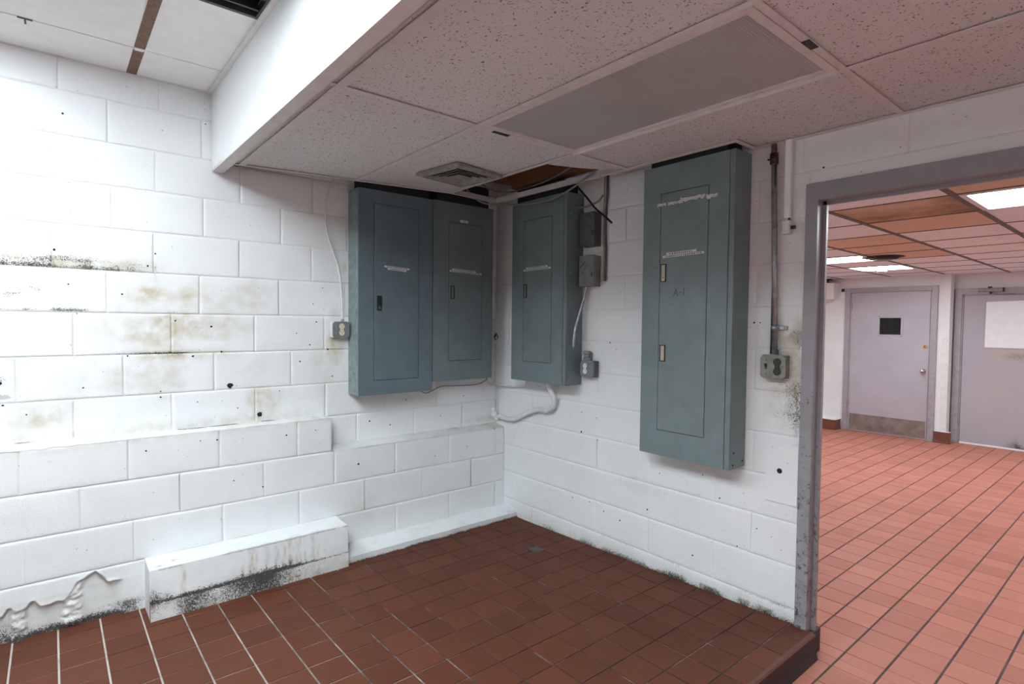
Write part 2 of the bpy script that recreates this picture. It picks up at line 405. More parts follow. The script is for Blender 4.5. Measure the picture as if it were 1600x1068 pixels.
# ---------------------------------------------------------------- setting: the white block corner
random.seed(4)
zA = lambda k: -.0396+.2092*k
JA = {3: [-1.137, -.717, -.31], 4: [-2.578, -2.169, -1.755, -1.342], 5: [-2.783, -2.378, -1.966, -1.552], 6: [-2.574, -2.168, -1.756],
      7: [-2.442, -2.034, -1.62], 8: [-2.648, -2.243, -1.834], 9: [-2.421, -2.012], 10: [-2.639, -2.234, -1.825],
      11: [-2.429, -2.018], 12: [-2.616, -2.212]}
XL = -6.2
courses = []
for k in range(3, 13):
    lo = -1.355 if k == 3 else XL
    courses.append((zA(k) if k > 3 else .60, zA(k+1), ext(JA[k], lo, 0)[:-1]+[.014]))
def grimeA(u, z):
    n = fbm(u, z, 9); r = np.zeros_like(u); g = np.zeros_like(u); b = np.zeros_like(u)
    # shelf line under the old rack: mould speckle and tan stain along two courses
    band = lambda z0, dz, u0, u1, s: s*np.exp(-((z-z0)/dz)**2)*np.clip((u-u0)/.12, 0, 1)*np.clip((u1-u)/.15, 0, 1)
    r += band(1.668, .030, -3.2, -2.18, .62)*(.35+n)+band(1.641, .007, -2.95, -2.22, .55)+band(1.436, .008, -3.2, -2.42, .75)*(.3+n)
    r += band(1.53, .04, -3.2, -2.60, .62)*(.3+n)+band(1.455, .02, -3.2, -2.40, .35)*(.3+n)+band(1.50, .012, -3.2, -2.72, .40)+band(1.69, .025, -2.72, -2.42, .38)+band(1.60, .006, -2.25, -1.95, .5)+band(1.628, .01, -2.25, -1.9, .3)
    r += band(1.222, .006, -2.50, -1.90, .70)*(.3+n)+band(1.205, .016, -2.3, -1.95, .4)+.62*blob(u, z, (-2.85, 1.115), (.10, .06), 1.)+band(1.10, .004, -2.68, -2.38, .45)*n
    r += .40*blob(u, z, (-2.235, 1.63), (.012, .10))+.9*blob(u, z, (-1.734, .851), (.03, .03), 1.)+.9*blob(u, z, (-1.889, 1.029), (.035, .035), 1.)
    g += band(1.66, .05, -3.2, -2.15, .6)+band(1.52, .05, -2.5, -1.95, .45)+.85*blob(u, z, (-2.14, 1.38), (.10, .07))+.5*blob(u, z, (-1.97, 1.36), (.25, .09))
    g += .7*blob(u, z, (-2.27, 1.51), (.07, .05))+.35*blob(u, z, (-2.3, 1.35), (.4, .12))+band(1.21, .03, -2.4, -1.8, .5)+.5*blob(u, z, (-1.7, .93), (.12, .1))
    g += .5*blob(u, z, (-2.7, .93), (.16, .09))+.7*blob(u, z, (-1.28, 1.3), (.08, .2))+.9*blob(u, z, (-1.22, 1.74), (.02, .05))+band(.83, .03, -3.5, -1.36, .45)
    sm = fbm(u+1.7, z, 4.5); zone = np.clip((z-.75)/.25, 0, 1)*np.clip((1.78-z)/.15, 0, 1)*np.clip((-1.2-u)/.2, 0, 1)
    g = g*1.25+.55*zone*np.clip((sm-.52)*4, 0, 1)
    b += .75*blob(u, z, (-2.84, 1.037), (.07, .016))+.45*blob(u, z, (-2.9, 1.1), (.12, .06))
    sp = np.clip((z-.75)/.2, 0, 1)*np.clip((1.75-z)/.2, 0, 1)*np.clip((u+3.3)/.3, 0, 1)
    r += .16*sp*(n > .45)
    # corner where mortar is broken round the conduit
    r += .55*blob(u, z, (0, .80), (.03, .14), 1.); g += .6*blob(u, z, (0, .66), (.35, .03))
    return np.stack([np.clip(r, 0, 1), np.clip(g, 0, 1), np.clip(b, 0, 1)], 1)
toA = lambda u, z, h: np.stack([u, -h, z], 1)
marksA = [(-2.64, 1.72, .007), (-2.27, 1.67, .006), (-2.236, 1.735, .005), (-2.59, 1.56, .0045), (-2.38, 1.52, .005), (-2.15, 1.39, .0055), (-1.98, 1.36, .007),
          (-2.07, 1.2, .007), (-2.36, 1.21, .005), (-2.54, 1.06, .0045), (-2.56, 1.42, .004), (-2.84, 1.10, .012), (-2.83, 1.0, .006), (-1.734, .851, .017), (-1.889, 1.03, .019),
          (-1.93, 1.22, .006), (-2.22, .99, .005), (-2.22, 1.02, .004), (-1.85, .9, .004), (-1.5, 1.15, .006), (-1.44, 1.25, .005), (-1.52, 1.32, .004), (-1.33, 1.22, .007),
          (-1.42, 1.5, .004), (-1.3, 1.05, .005), (-1.62, .98, .004), (-2.05, .95, .004), (-2.75, .95, .004), (-1.4, 1.39, .005), (-1.36, 1.6, .004), (-2.6, 2.36, .006), (-2.0, 2.45, .004),
          (-1.05, .74, .006), (-.9, .7, .005), (-.78, .86, .005), (-.6, .9, .005), (-.5, .72, .004), (-.3, .85, .005)]
struct(surface_mesh('wall_left', block_patches(courses, 3), ['block', 'hole'], toA, grimeA, marksA))
# projecting lower courses (front face 12 cm before the wall) with stepped tops
zl = lambda k: {1: .195, 2: .40, 3: .603, 4: .808}[k]
def reliefL(u, z):
    """bottom course left of the plinth: face broken away below a ragged edge, with two rough strips"""
    edge = .120+.018*np.sin(u*5.1)+.05*(vnoise(u, 0*u, 11)-.5)+.035*(vnoise(u, 0*u+3, 37)-.5)+.070*np.clip((u+2.62)/.1, 0, 1)*np.clip((-2.46-u)/.05, 0, 1)
    on = np.clip((-2.40-u)/.04, 0, 1)
    rec = np.clip((edge-z)/.004, 0, 1)*on
    strip = np.clip(1-np.abs(u+2.79)/.035, 0, 1)+np.clip(1-np.abs(u+2.60)/.05, 0, 1)
    lip = np.exp(-((z-edge-.006)/.006)**2)*on
    return -rec*(.024-.030*np.clip(strip*2, 0, 1)*fbm(u, z, 55))+lip*.005*vnoise(u, z, 40)
cl = [(-.07, zl(1), ext([-2.97, -2.31, -.915, -.497], XL, 0)), (zl(1), zl(2), ext([-2.767, -2.359, -1.954, -1.546, -1.134, -.721, -.308], XL, 0)),
      (zl(2), zl(3), ext([-2.562, -2.155, -1.745, -1.333, -.921, -.499, -.085], XL, 0)), (zl(3), zl(4), ext([-2.776, -2.373, -1.968, -1.556], XL, -1.355))]
def grimeL(u, z):
    n = fbm(u, z, 9); base = np.exp(-np.clip(z+.045, 0, 9)/.035)
    left = np.clip((-2.30-u)/.05, 0, 1)
    r = .95*base*left*(.45+.8*n)+.10*(n > .5)*(z < .8)+.45*blob(u, z, (-2.93, .02), (.3, .10), 1.)*(n+.3)+.6*blob(u, z, (-2.36, .0), (.14, .05), 1.)
    g = .35*np.exp(-((z-.80)/.02)**2)+.3*blob(u, z, (-1.15, .22), (.12, .12))+.2*base+.25*left*(z < .12)
    b = .30*blob(u, z, (-2.6, .05), (.34, .12))*(n > .42)+.35*blob(u, z, (-2.66, .745), (.05, .04))
    return np.stack([np.clip(r, 0, 1), np.clip(g, 0, 1), np.clip(b, 0, 1)], 1)
toL = lambda u, z, h: np.stack([u, -.12-h, z], 1)
marksL = [(-2.3, .74, .005), (-2.06, .76, .004), (-1.98, .755, .005), (-1.62, .735, .006), (-1.45, .745, .004), (-1.18, .5, .008), (-.93, .42, .004), (-1.9, .52, .004), (-1.75, .46, .005), (-.62, .47, .004), (-.1, .6, .006), (-.35, .5, .004)]
led = struct(surface_mesh('wall_left_ledge', block_patches(cl, 11, relief=reliefL, fine=lambda a, b, z0: z0 < 0 and a < -2.2 and b > -3.5), ['block', 'hole'], toL, grimeL, marksL)); led.name = 'trim_1'
def grid(u0, u1, v0, v1, su=.02, sv=.01):
    U = np.linspace(u0, u1, max(2, int(abs(u1-u0)/su)+1)); V = np.linspace(v0, v1, max(2, int(abs(v1-v0)/sv)+1))
    return np.meshgrid(U, V, indexing='ij')
def flat_top(name, x0, x1, y0, y1, zf, amp, grime, seed=0):
    """rough cement top of a ledge: zf(x, y)"""
    U, V = grid(x0, x1, y0, y1, .012, .006)
    H = zf(U, V)+(fbm(U+seed, V, 22)-.5)*amp
    return struct(surface_mesh(name, [(U, V, H)], ['block', 'hole'], lambda u, v, h: np.stack([u, v, h], 1), grime))
def grime_top(u, v):
    n = fbm(u, v, 12); t = np.clip((v+.12)/.12, 0, 1)
    r = .75*np.exp(-((v+.012)/.02)**2)*n+.25*(n > .6)
    g = .75*n*np.ones_like(u)
    return np.stack([np.clip(r, 0, 1), np.clip(g, 0, 1), .2*(n > .62)], 1)
def grime_top_clean(u, v):
    n = fbm(u, v, 12); d = np.clip((u+1.0)/.9, 0, 1)
    return np.stack([np.clip(.5*np.exp(-((v+.01)/.02)**2)*n+.2*d*n, 0, 1), np.clip((.25+.7*d)*n, 0, 1), .15*d*n], 1)
flat_top('trim_2', XL, -1.353, -.122, .002, lambda u, v: .806+.006*np.clip((v+.12)/.12, 0, 1)+.012*((u < -2.45) & (v > -.10)), .008, grime_top)
flat_top('trim_3', -1.357, 0, -.122, .002, lambda u, v: .603+.018*np.clip((v+.12)/.12, 0, 1), .006, grime_top_clean)
# end face of the upper step
U, Z = grid(-.122, 0, .60, .81, .015, .015)
struct(surface_mesh('trim_4', [(U, Z, -1.355+0*U+(fbm(U, Z, 20)-.5)*.003)], ['block', 'hole'], lambda u, z, h: np.stack([h, u, z], 1), lambda u, z: np.stack([.1+0*u, .1+0*u, 0*u], 1)))
# low cement plinth and kerb at the foot of the wall
def rough_shell(name, x0, x1, yf, yb, z0, zt_f, zt_b, grime, amp=.006, left=True, right=True, lean=0.):
    P = []
    U, Z = grid(x0, x1, z0, zt_f, .012, .008)
    dis = (fbm(U, Z, 16)-.5)*amp
    P.append((U, Z, yf-lean*np.clip(1-Z/zt_f, 0, 1)-dis, 0))
    T, V = grid(x0, x1, yf, yb, .012, .01); s = (V-yf)/(yb-yf)
    P.append((T, V, zt_f+(zt_b-zt_f)*s+(fbm(T, V, 20)-.5)*amp*np.clip(s*8, 0, 1), 1))
    for f, x in ((left, x0), (right, x1)):
        if f:
            A, B = grid(yf, yb, z0, 1., .012, .1); B = z0+(zt_f+(zt_b-zt_f)*(A-yf)/(yb-yf)-z0)*(B-z0)/(1-z0)
            P.append((A, B, x+(fbm(A, B, 16)-.5)*amp*.6, 2))
    Vs = []; F = []; G = []; base = 0
    for a, b, h, k in P:
        n, m = a.shape; a, b, h = a.ravel(), b.ravel(), h.ravel()
        q = {0: (a, h, b), 1: (a, b, h), 2: (h, a, b)}[k]
        Vs.append(np.stack(q, 1)); G.append(grime(*q, k))
        i = np.arange(n*m).reshape(n, m)+base; F += np.stack([i[:-1, :-1], i[1:, :-1], i[1:, 1:], i[:-1, 1:]], -1).reshape(-1, 4).tolist(); base += n*m
    me = bpy.data.meshes.new(name); me.from_pydata(np.concatenate(Vs).tolist(), [], F); me.update()
    ca = me.color_attributes.new('grime', 'FLOAT_COLOR', 'POINT'); G = np.concatenate(G)
    ca.data.foreach_set('color', np.concatenate([G, np.ones((len(G), 1))], 1).ravel().astype(np.float32))
    for p in me.polygons: p.use_smooth = True
    me.materials.append(M['block']); o = bpy.data.objects.new(name, me); C.objects.link(o); return struct(o)
def grime_plinth(x, y, z, k):
    n = fbm(x, z+y, 9)
    if k == 1:
        e = np.exp(-((y+.29)/.02)**2)
        return np.stack([.3*(n > .62)+.2*e*n, .25*e, np.clip(.6*blob(x, y, (-2.2, -.22), (.05, .05), 1.)+.6*blob(x, y, (-2.27, -.25), (.06, .04), 1.)+.62*e*n, 0, 1)], 1)
    if k == 2: return np.stack([.25*np.exp(-np.clip(z, 0, 1)/.03), 0*x+.1, 0*x], 1)
    st = np.zeros_like(x)                   # rust-brown drips down the front
    for c, wd, top in ((-1.86, .008, .2), (-1.835, .005, .2), (-1.78, .010, .2), (-1.73, .006, .17), (-1.69, .005, .2), (-1.66, .006, .19), (-1.645, .004, .2), (-1.62, .006, .18), (-1.60, .004, .2), (-1.53, .009, .18), (-1.50, .005, .12), (-1.9, .004, .15), (-1.575, .004, .2), (-2.17, .006, .2)):
        st += np.exp(-((x-c-.004*np.sin(z*60))/wd)**2)*(z < top)
    low = np.exp(-np.clip(z-.03, 0, 9)/.035)
    mid = np.clip((x+2.35)/.3, 0, 1)*np.clip((-1.42-x)/.3, 0, 1)
    r = low*.85*(.25+n)*(.40+.60*mid)+.20*st*(z > .04)+.62*blob(x, z, (-2.30, .06), (.12, .14), 1.)*(.5+n)+.75*np.exp(-((z-.040)/.005)**2)*(.5+.6*mid)+.30*np.exp(-np.clip(z-.04, 0, 9)/.03)*mid*(z > .04)+.12
    g = .75*st+.35*low
    b = .55*np.exp(-((z-.192)/.012)**2)*(n > .42)
    return np.stack([np.clip(r, 0, 1), np.clip(g, 0, 1), np.clip(b, 0, 1)], 1)
rough_shell('trim_5', -2.312, -1.325, -.292, -.115, -.06, .193, .199, grime_plinth, .007, lean=.018)
def grime_kerb(x, y, z, k):
    n = fbm(x, y+z, 11)
    if k == 1: return np.stack([.16*(n > .6)+.4*blob(x, y, (-.02, -.2), (.12, .2)), .2*n, .2*blob(x, y, (0, -.2), (.12, .2))], 1)
    low = np.exp(-np.clip(z+.05, 0, 1)/.014)
    return np.stack([np.clip(1.0*low*(.35+n)+.1, 0, 1), .4*low, .3*low], 1)
rough_shell('baseboard_left', -1.33, .0, -.275, -.115, -.065, -.012, .014, grime_kerb, .012, left=False)
# the wall with the doorway
zB = lambda k: .0658+.2032*k
odd = [.441, .848, 1.254, 1.66, 2.067]; even = [.237, .644, 1.05, 1.457, 1.863]
cb = [(-.06, zB(0), ext([.848, 1.66], 0, 2.30))]
for k in range(0, 13):
    z1 = zB(k+1)
    if k == 9: cb.append((zB(9), z1, ext(odd, 0, 2.30))); continue
    hi = 2.30 if k < 10 else 5.2
    cb.append((zB(k), z1, ext(odd if k % 2 else even, 0, hi)))
cb.append((2.02, zB(10), [2.30, 5.2]))
cb.append((-.13, 2.02, [3.52, 4.4, 5.2]))
def grimeB(u, z):
    n = fbm(u, z, 9); base = np.exp(-np.clip(z-.02+.045*np.clip(1-u/2.3, 0, 1), 0, 9)/.022)
    jam = np.clip((u-2.06)/.2, 0, 1)
    r = .85*base*(.25+.9*n)*np.clip(.45+.4*(u-.6), .3, 1)+.75*np.exp(-((z-.063)/.0045)**2)*(u > 1.1)*n+.35*np.exp(-np.clip(z+.05-.02*u, 0, 9)/.012)
    r += jam*.66*(.40+.7*n)*np.clip((1.46-z)/.1, 0, 1)*np.clip((z-.75)/.25, 0, 1)+.35*blob(u, z, (2.27, .77), (.05, .08))+.14*jam*(z < 1.0)
    r += .9*blob(u, z, (0, .80), (.03, .15))*n+.6*blob(u, z, (.05, .67), (.06, .05))*n
    r += .07*(n > .5)*(z < 1.3)
    g = 1.1*jam*np.clip((1.46-z)/.1, 0, 1)*np.clip((z-.9)/.25, 0, 1)+.3*blob(u, z, (1.4, .45), (.2, .06))+.25*base+.3*blob(u, z, (2.6, 2.18), (.35, .06))+.25*blob(u, z, (3.2, 2.16), (.4, .06))
    b = .62*base*(n > .4)*np.clip(u-.9, .1, 1)+.9*jam*n*np.clip((1.44-z)/.1, 0, 1)*np.clip((z-1.0)/.3, 0, 1)
    return np.stack([np.clip(r, 0, 1), np.clip(g, 0, 1), np.clip(b, 0, 1)], 1)
toB = lambda u, z, h: np.stack([-h, -u, z], 1)
marksB = [(1.4, 1.51, .004), (1.44, 1.51, .004), (1.42, 1.42, .005), (1.15, 1.28, .005), (1.2, 1.24, .004), (1.53, .55, .004), (.92, .82, .005), (.92, .69, .008), (1.05, .8, .004), (1.06, .66, .004), (2.06, 1.41, .006), (2.09, 1.41, .004),
          (1.45, .32, .006), (1.0, .25, .005), (1.12, .22, .006), (1.25, .2, .006), (.85, .24, .005), (1.75, .15, .006), (2.0, .28, .004), (2.1, .4, .004), (1.9, .5, .005), (1.8, .6, .004), (.5, .95, .004), (2.36, 2.1, .005)]
struct(surface_mesh('wall_right', block_patches(cb, 5, depth=.0035), ['block', 'hole'], toB, grimeB, marksB))
# body and far side of that wall, and the other walls of both rooms
b = MB(); b.box(.012, .095, -2.30, 1.2, -.13, 2.95); b.box(.012, .095, -3.52, -2.30, 2.034, 2.95); b.box(.012, .095, -5.3, -3.52, -.13, 2.95)
struct(b.build('wall_middle', 'farwall'))
b = MB(); b.box(XL-.2, .012, .012, .2, -.13, 3.0); struct(b.build('wall_back', 'drywall'))
b = MB(); b.box(XL-.2, XL, -5.3, .2, -.13, 3.0); struct(b.build('wall_side', 'drywall'))
b = MB(); b.box(XL-.2, .2, -5.4, -5.2, -.13, 3.0); struct(b.build('wall_front', 'drywall'))

# ---------------------------------------------------------------- tiled floors
def tiled_floor(name, rects, px, py, ox, oy, gx, gy, zf, mats, seed, thick=.006):
    rs = np.random.RandomState(seed); V = []; F = []; T = []; MI = []
    for (x0, x1, y0, y1) in rects:
        k = len(V); V += [(x, y, zf(x, y)-.0035) for x, y in ((x0, y0), (x1, y0), (x1, y1), (x0, y1))]; F.append((k, k+1, k+2, k+3)); T += [0]*4; MI.append(1)
        for i in range(int(math.floor((x0-ox)/px)), int(math.ceil((x1-ox)/px))):
            for j in range(int(math.floor((y0-oy)/py)), int(math.ceil((y1-oy)/py))):
                a = max(x0, ox+i*px+gx/2); c = min(x1, ox+(i+1)*px-gx/2); e = max(y0, oy+j*py+gy/2); f = min(y1, oy+(j+1)*py-gy/2)
                if c-a < .01 or f-e < .01: continue
                t = rs.rand(); dz = (rs.rand()-.5)*.0012; bv = .0022; k = len(V)
                for (xx0, xx1, yy0, yy1, d) in ((a, c, e, f, -.0036), (a, c, e, f, -.0012), (a+bv, c-bv, e+bv, f-bv, 0)):
                    V += [(x, y, zf(x, y)+d+dz) for x, y in ((xx0, yy0), (xx1, yy0), (xx1, yy1), (xx0, yy1))]; T += [t]*4
                F.append((k+8, k+9, k+10, k+11)); MI.append(0)
                for s in (0, 4):
                    for q in range(4): F.append((k+s+q, k+s+(q+1) % 4, k+s+4+(q+1) % 4, k+s+4+q)); MI.append(0)
    me = bpy.data.meshes.new(name); me.from_pydata(V, [], F); me.update()
    me.polygons.foreach_set('material_index', MI)
    ca = me.color_attributes.new('tone', 'FLOAT_COLOR', 'POINT'); T = np.array(T)
    ca.data.foreach_set('color', np.stack([T, T, T, np.ones_like(T)], 1).ravel().astype(np.float32))
    for m in mats: me.materials.append(M[m])
    o = bpy.data.objects.new(name, me); C.objects.link(o); return struct(o)
zN = lambda x, y: -.056-.0244*y
YE = -2.365                                     # edge of the raised floor
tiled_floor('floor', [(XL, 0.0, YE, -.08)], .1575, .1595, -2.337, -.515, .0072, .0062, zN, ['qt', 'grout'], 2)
ZF = -.125
tiled_floor('floor_far', [(XL, .0, -5.2, YE-.02), (0., .095, -3.52, -2.30), (.095, 6.7, -5.2, 1.0)], .160, .166, .02, -2.445, .0035, .0085, lambda x, y: ZF, ['qt_far', 'grout_far'], 9)
b = MB(); b.prism([(XL, YE, -.0), (XL, YE-.012, -.004), (XL, YE-.018, -.010), (XL, YE-.018, -.016), (XL, YE, -.016)], (abs(XL)-.0, 0, 0))
o = b.build('trim_6', 'nosing'); struct(o)
b = MB(); b.prism([(XL, YE, -.0155), (XL, YE-.016, -.0155), (XL, YE-.016, -.09), (XL, YE-.026, ZF+.001), (XL, YE, ZF+.001)], (abs(XL)+.015, 0, 0))
b.box(.0, .103, -2.364, -2.30, ZF, -.0135, .002)
struct(b.build('trim_7', 'riser'))
b = MB(); b.box(XL-.2, 6.9, -5.4, 1.2, -.3, ZF-.02); struct(b.build('floor_slab', 'darkvoid'))

# ---------------------------------------------------------------- door frame of the opening (door_1)
def frame_profile(b, y_out, y_in, s):
    """jamb swept up: y_out outer edge of the face, y_in its inner edge, s=-1 opening lies towards -y"""
    pts = [(-.014, y_out), (-.014, y_in), (.042, y_in), (.042, y_in+s*.016), (.060, y_in+s*.016), (.060, y_in), (.104, y_in), (.104, y_out)]
    b.prism([(x, y, -.014) for x, y in pts], (0, 0, 2.05), 0)
df = MB(); frame_profile(df, -2.293, -2.345, -1); frame_profile(df, -3.53, -3.478, 1)
pts = [(-.014, 2.036), (-.014, 1.958), (.042, 1.958), (.042, 1.942), (.060, 1.942), (.060, 1.958), (.104, 1.958), (.104, 2.036)]
df.prism([(x, -2.3452, z) for x, z in pts], (0, -1.1326, 0))
o = struct(df.build('door_1', 'jamb'))

# ---------------------------------------------------------------- low tiled ceiling, soffit beam, plenum
ZC = 2.25
tl = MB()
def tile_poly(pts, z=ZC+.0075, t=.016): tl.prism([(x, y, z) for x, y in pts], (0, 0, t), .002)
G = .003
xs = [-1.832, -1.212, -.605]; ys = [-1.412, -2.652, -3.872, -5.09]
edgeA = lambda x: -.035-(x+1.95)*.178 if x < -.6 else -.275+(x+.6)*.1
def q(x0, x1, y1, y0a=None, y0b=None): tile_poly([(x0+G, y0a-G), (x0+G, y1+G), (x1-G, y1+G), (x1-G, y0b-G)])
q(-1.935, xs[0], ys[0], edgeA(-1.935), edgeA(xs[0])); q(xs[0], xs[1], ys[0], edgeA(xs[0]), edgeA(xs[1])); q(xs[1], xs[2], ys[0], edgeA(xs[1]), edgeA(xs[2]))
for i in range(3):
    a, c = ys[i], ys[i+1]
    q(-1.935, xs[0], c, a, a); q(xs[0], xs[1], c, a, a)
    if i > 0: q(xs[1], xs[2], c, a, a); q(xs[2], -.012, c, a, a)
tile_poly([(xs[2]+G, ys[0]-G), (xs[2]+G, ys[1]+G), (-.02, ys[1]+G), (-.02, -2.06), (-.195, -2.06), (-.195, ys[0]-G)])
struct(tl.build('ceiling', 'fiss'))
te = MB()
def tee(x0, y0, x1, y1, wd=.024, z=ZC, th=.004):
    d = Vector((x1-x0, y1-y0, 0)); L = d.length; n = Vector((-d.y, d.x, 0))/L*wd/2
    p = [Vector((x0, y0, z))+n, Vector((x0, y0, z))-n, Vector((x1, y1, z))-n, Vector((x1, y1, z))+n]
    te.prism(p, (0, 0, th), .001)
    n2 = n*.15; p = [Vector((x0, y0, z+th))+n2, Vector((x0, y0, z+th))-n2, Vector((x1, y1, z+th))-n2, Vector((x1, y1, z+th))+n2]
    te.prism(p, (0, 0, .03))
for x in xs: tee(x, edgeA(x), x, -5.18, .036 if x < -1.5 else .026)
for y in ys:
    for a, c in ((-1.935, xs[0]-.018), (xs[0]+.018, xs[1]-.013), (xs[1]+.013, xs[2]-.013), (xs[2]+.013, -.02)):
        tee(a, y, c if not (c == -.02 and y == ys[0]) else -.19, y, .024, ZC+.0006)
ed = [(x, edgeA(x)) for x in (-1.94, -1.21, -.6, -.19)]
for (a, c), (e, f) in zip(ed, ed[1:]): tee(a, c, e, f, .022, ZC-.001)
tee(-.19, -.20, -.19, -2.05, .024, ZC-.001); tee(-.19, -2.05, -.012, -2.05, .024, ZC-.001); tee(-.014, -2.05, -.014, -5.18, .026, ZC-.001)
struct(te.build('trim_8', 'tee'))
sb = MB(); sb.box(-1.97, -1.945, -5.2, -.006, 2.206, 2.75); sb.box(-1.945, -1.90, -5.2, -.04, 2.222, 2.2225+.03)
o = struct(sb.build('trim_9', 'drywall'))
U, Z = grid(0.006, 3.6, 2.206, 2.62, .02, .01)
def grime_beam(u, z):
    e = np.exp(-(z-2.206)/.007); n = vnoise(u, 0*z, 7)
    return np.stack([np.clip(.8*e*(n > .72)*vnoise(u, z, 60), 0, 1), np.clip(1.3*e*(n > .55), 0, 1), .4*e*(n > .8)], 1)
surface_mesh('beam_face', [(U, Z, 0*U)], ['beam'], lambda u, z, h: np.stack([-1.9706-h, -u, z], 1), grime_beam, parent=o)
sa = MB(); sa.box(-1.972, -1.915, -5.2, -.012, 2.199, 2.2045, .0008); sa.box(-1.918, -1.915, -5.2, -.012, 2.199, 2.25)
sa.box(-1.925, -1.885, -5.2, -.03, 2.246, 2.249)
struct(sa.build('trim_10', 'tee'))
# deck over the plenum
b = MB(); b.box(XL-.2, 6.9, -5.4, 1.2, 2.95, 3.1); struct(b.build('ceiling_deck', 'darkvoid'))

# high smooth ceiling on the left
ZH = 2.622
b = MB(); hx = [XL, -5.38, -4.77, -4.16, -3.55, -2.94, -2.33, -1.985]; hy = [-.0, -.335, -.955, -1.565, -2.175, -2.785, -3.395, -4.005, -4.615, -5.2]
for i in range(7):
    for j in range(9):
        if (i == 4 and j in (1, 2, 5, 6)) or (i == 2 and j in (1, 2)) or (i == 5 and j in (3, 4)) or (i == 6 and j == 2): continue
        b.box(hx[i]+.0025, hx[i+1]-.0025, hy[j+1]+.0038, hy[j]-.0038, ZH, ZH+.015, .001)
struct(b.build('ceiling_high', 'smooth_tile'))
b = MB()
b.mat(1).box(-2.33-.021, -2.33+.021, -.318, -.002, ZH-.003, ZH+.001); b.box(-2.33-.021, -2.33+.021, -5.2, -.350, ZH-.003, ZH+.001)
b.mat(0)
for x in hx[1:6]: b.box(x-.012, x+.012, -5.2, -.0, ZH-.003, ZH+.001)
b.box(-2.347, -2.313, -.350, -.318, ZH-.004, ZH+.001)
b.box(-1.993, -1.971, -5.2, -.0, ZH-.012, ZH-.002, .001); b.box(XL, -1.97, -.012, -.0015, ZH-.004, ZH+.001)
struct(b.build('trim_11', ['tee_white', 'rust_tee']))
b = MB(); b.box(XL-.2, -1.96, -5.4, .2, ZH+.10, ZH+.14); struct(b.build('ceiling_cover', 'darkvoid'))

def troffer(name, label, x0, x1, y0, y1, z, lens, frame='tee_white', group=None, th=.05):
    t = thing(name, label, 'ceiling light', ((x0+x1)/2, (y0+y1)/2, z), 0, group)
    hx_, hy_ = (x1-x0)/2, (y1-y0)/2; f = MB(); e = .03
    for a in ((-hx_, hx_, -hy_, -hy_+e), (-hx_, hx_, hy_-e, hy_), (-hx_, -hx_+e, -hy_+e, hy_-e), (hx_-e, hx_, -hy_+e, hy_-e)):
        f.box(a[0], a[1], a[2], a[3], -.002, .01, .0015)
    if lens == 'lens': f.box(hx_-.010, hx_+.004, -hy_, hy_, -.016, .004, .002)
    f.build('frame', frame, t)
    f = MB(); f.box(-hx_+.004, hx_-.004, -hy_+.004, hy_-.004, .016, th); f.build('housing', frame, t)
    l = MB(); l.box(-hx_+e-.004, hx_-e+.004, -hy_+e-.004, hy_-e+.004, .004, .008)
    l.build('lens', lens, t)
    return t
troffer('fluorescent_light', 'lit fluorescent ceiling light in the high white ceiling over the stained block wall', -3.54, -2.95, -1.555, -.345, ZH-.001, 'lens_on')
troffer('fluorescent_light', 'unseen fluorescent fill light added in the high white ceiling behind the viewer', -3.54, -2.95, -3.995, -2.795, ZH-.001, 'lens_back')
troffer('fluorescent_light', 'unseen fluorescent fill light added farther left in the high white ceiling', -5.37, -4.78, -1.555, -.345, ZH-.001, 'lens_side')
troffer('fluorescent_light', 'unseen fluorescent fill light added beside the white beam', -2.93, -2.36, -2.775, -1.575, ZH-.001, 'lens_mid')
t = troffer('fluorescent_light', 'long unlit fluorescent ceiling light with a dull grey ribbed lens in the low ceiling', xs[1]+.014, xs[2]-.014, ys[1]+.014, ys[0]-.014, ZC+.002, 'lens', 'tee')
# the unlit lens is ribbed: fine prisms across it
for o in t.children:
    if o.name.startswith('lens'):
        l = MB(); hx_, hy_ = (xs[2]-xs[1])/2-.04, (ys[0]-ys[1])/2-.04; n = 240
        pts = [(-hx_, -hy_+2*hy_*i/n, .004+.0014*(i % 2)) for i in range(n+1)]
        pts = pts+[(-hx_, hy_, .008), (-hx_, -hy_, .008)]
        l.prism(pts, (2*hx_, 0, 0)); me = o.data; l.b.to_mesh(me); l.b.free()

# ---------------------------------------------------------------- electrical panels
def stroke(b, pts, wd, y, t=.0008):
    """pen stroke in the plane of a cover"""
    for (x0, z0), (x1, z1) in zip(pts, pts[1:]):
        d = Vector((x1-x0, z1-z0)); L = d.length
        if L < 1e-6: continue
        n = Vector((-d.y, d.x))/L*wd/2; e = d/L*wd*.4
        b.prism([(x0+n.x-e.x, y, z0+n.y-e.y), (x0-n.x-e.x, y, z0-n.y-e.y), (x1-n.x+e.x, y, z1-n.y+e.y), (x1+n.x+e.x, y, z1+n.y+e.y)], (0, -t, 0))
def label_strip(parent, x0, x1, z, h, y, tilt, seed):
    rs = random.Random(seed); b = MB(); zc = lambda x: z+tilt*(x-(x0+x1)/2)
    b.prism([(x0, y, zc(x0)-h/2), (x1, y, zc(x1)-h/2), (x1, y, zc(x1)+h/2), (x0, y, zc(x0)+h/2)], (0, -.0009, 0))
    b.mat(1); x = x0+.018                       # worn print: too small to read
    while x < x1-.022:
        l = rs.uniform(.004, .009)
        hh = rs.uniform(.22, .30)*h
        b.prism([(x, y-.0009, zc(x)-hh), (x+l, y-.0009, zc(x)-hh), (x+l, y-.0009, zc(x)+hh*rs.uniform(.5, 1)), (x, y-.0009, zc(x)+hh)], (0, -.0003, 0))
        x += l+rs.uniform(.003, .007)
    b.build('label_strip', ['label', 'ink'], parent)
D = .155
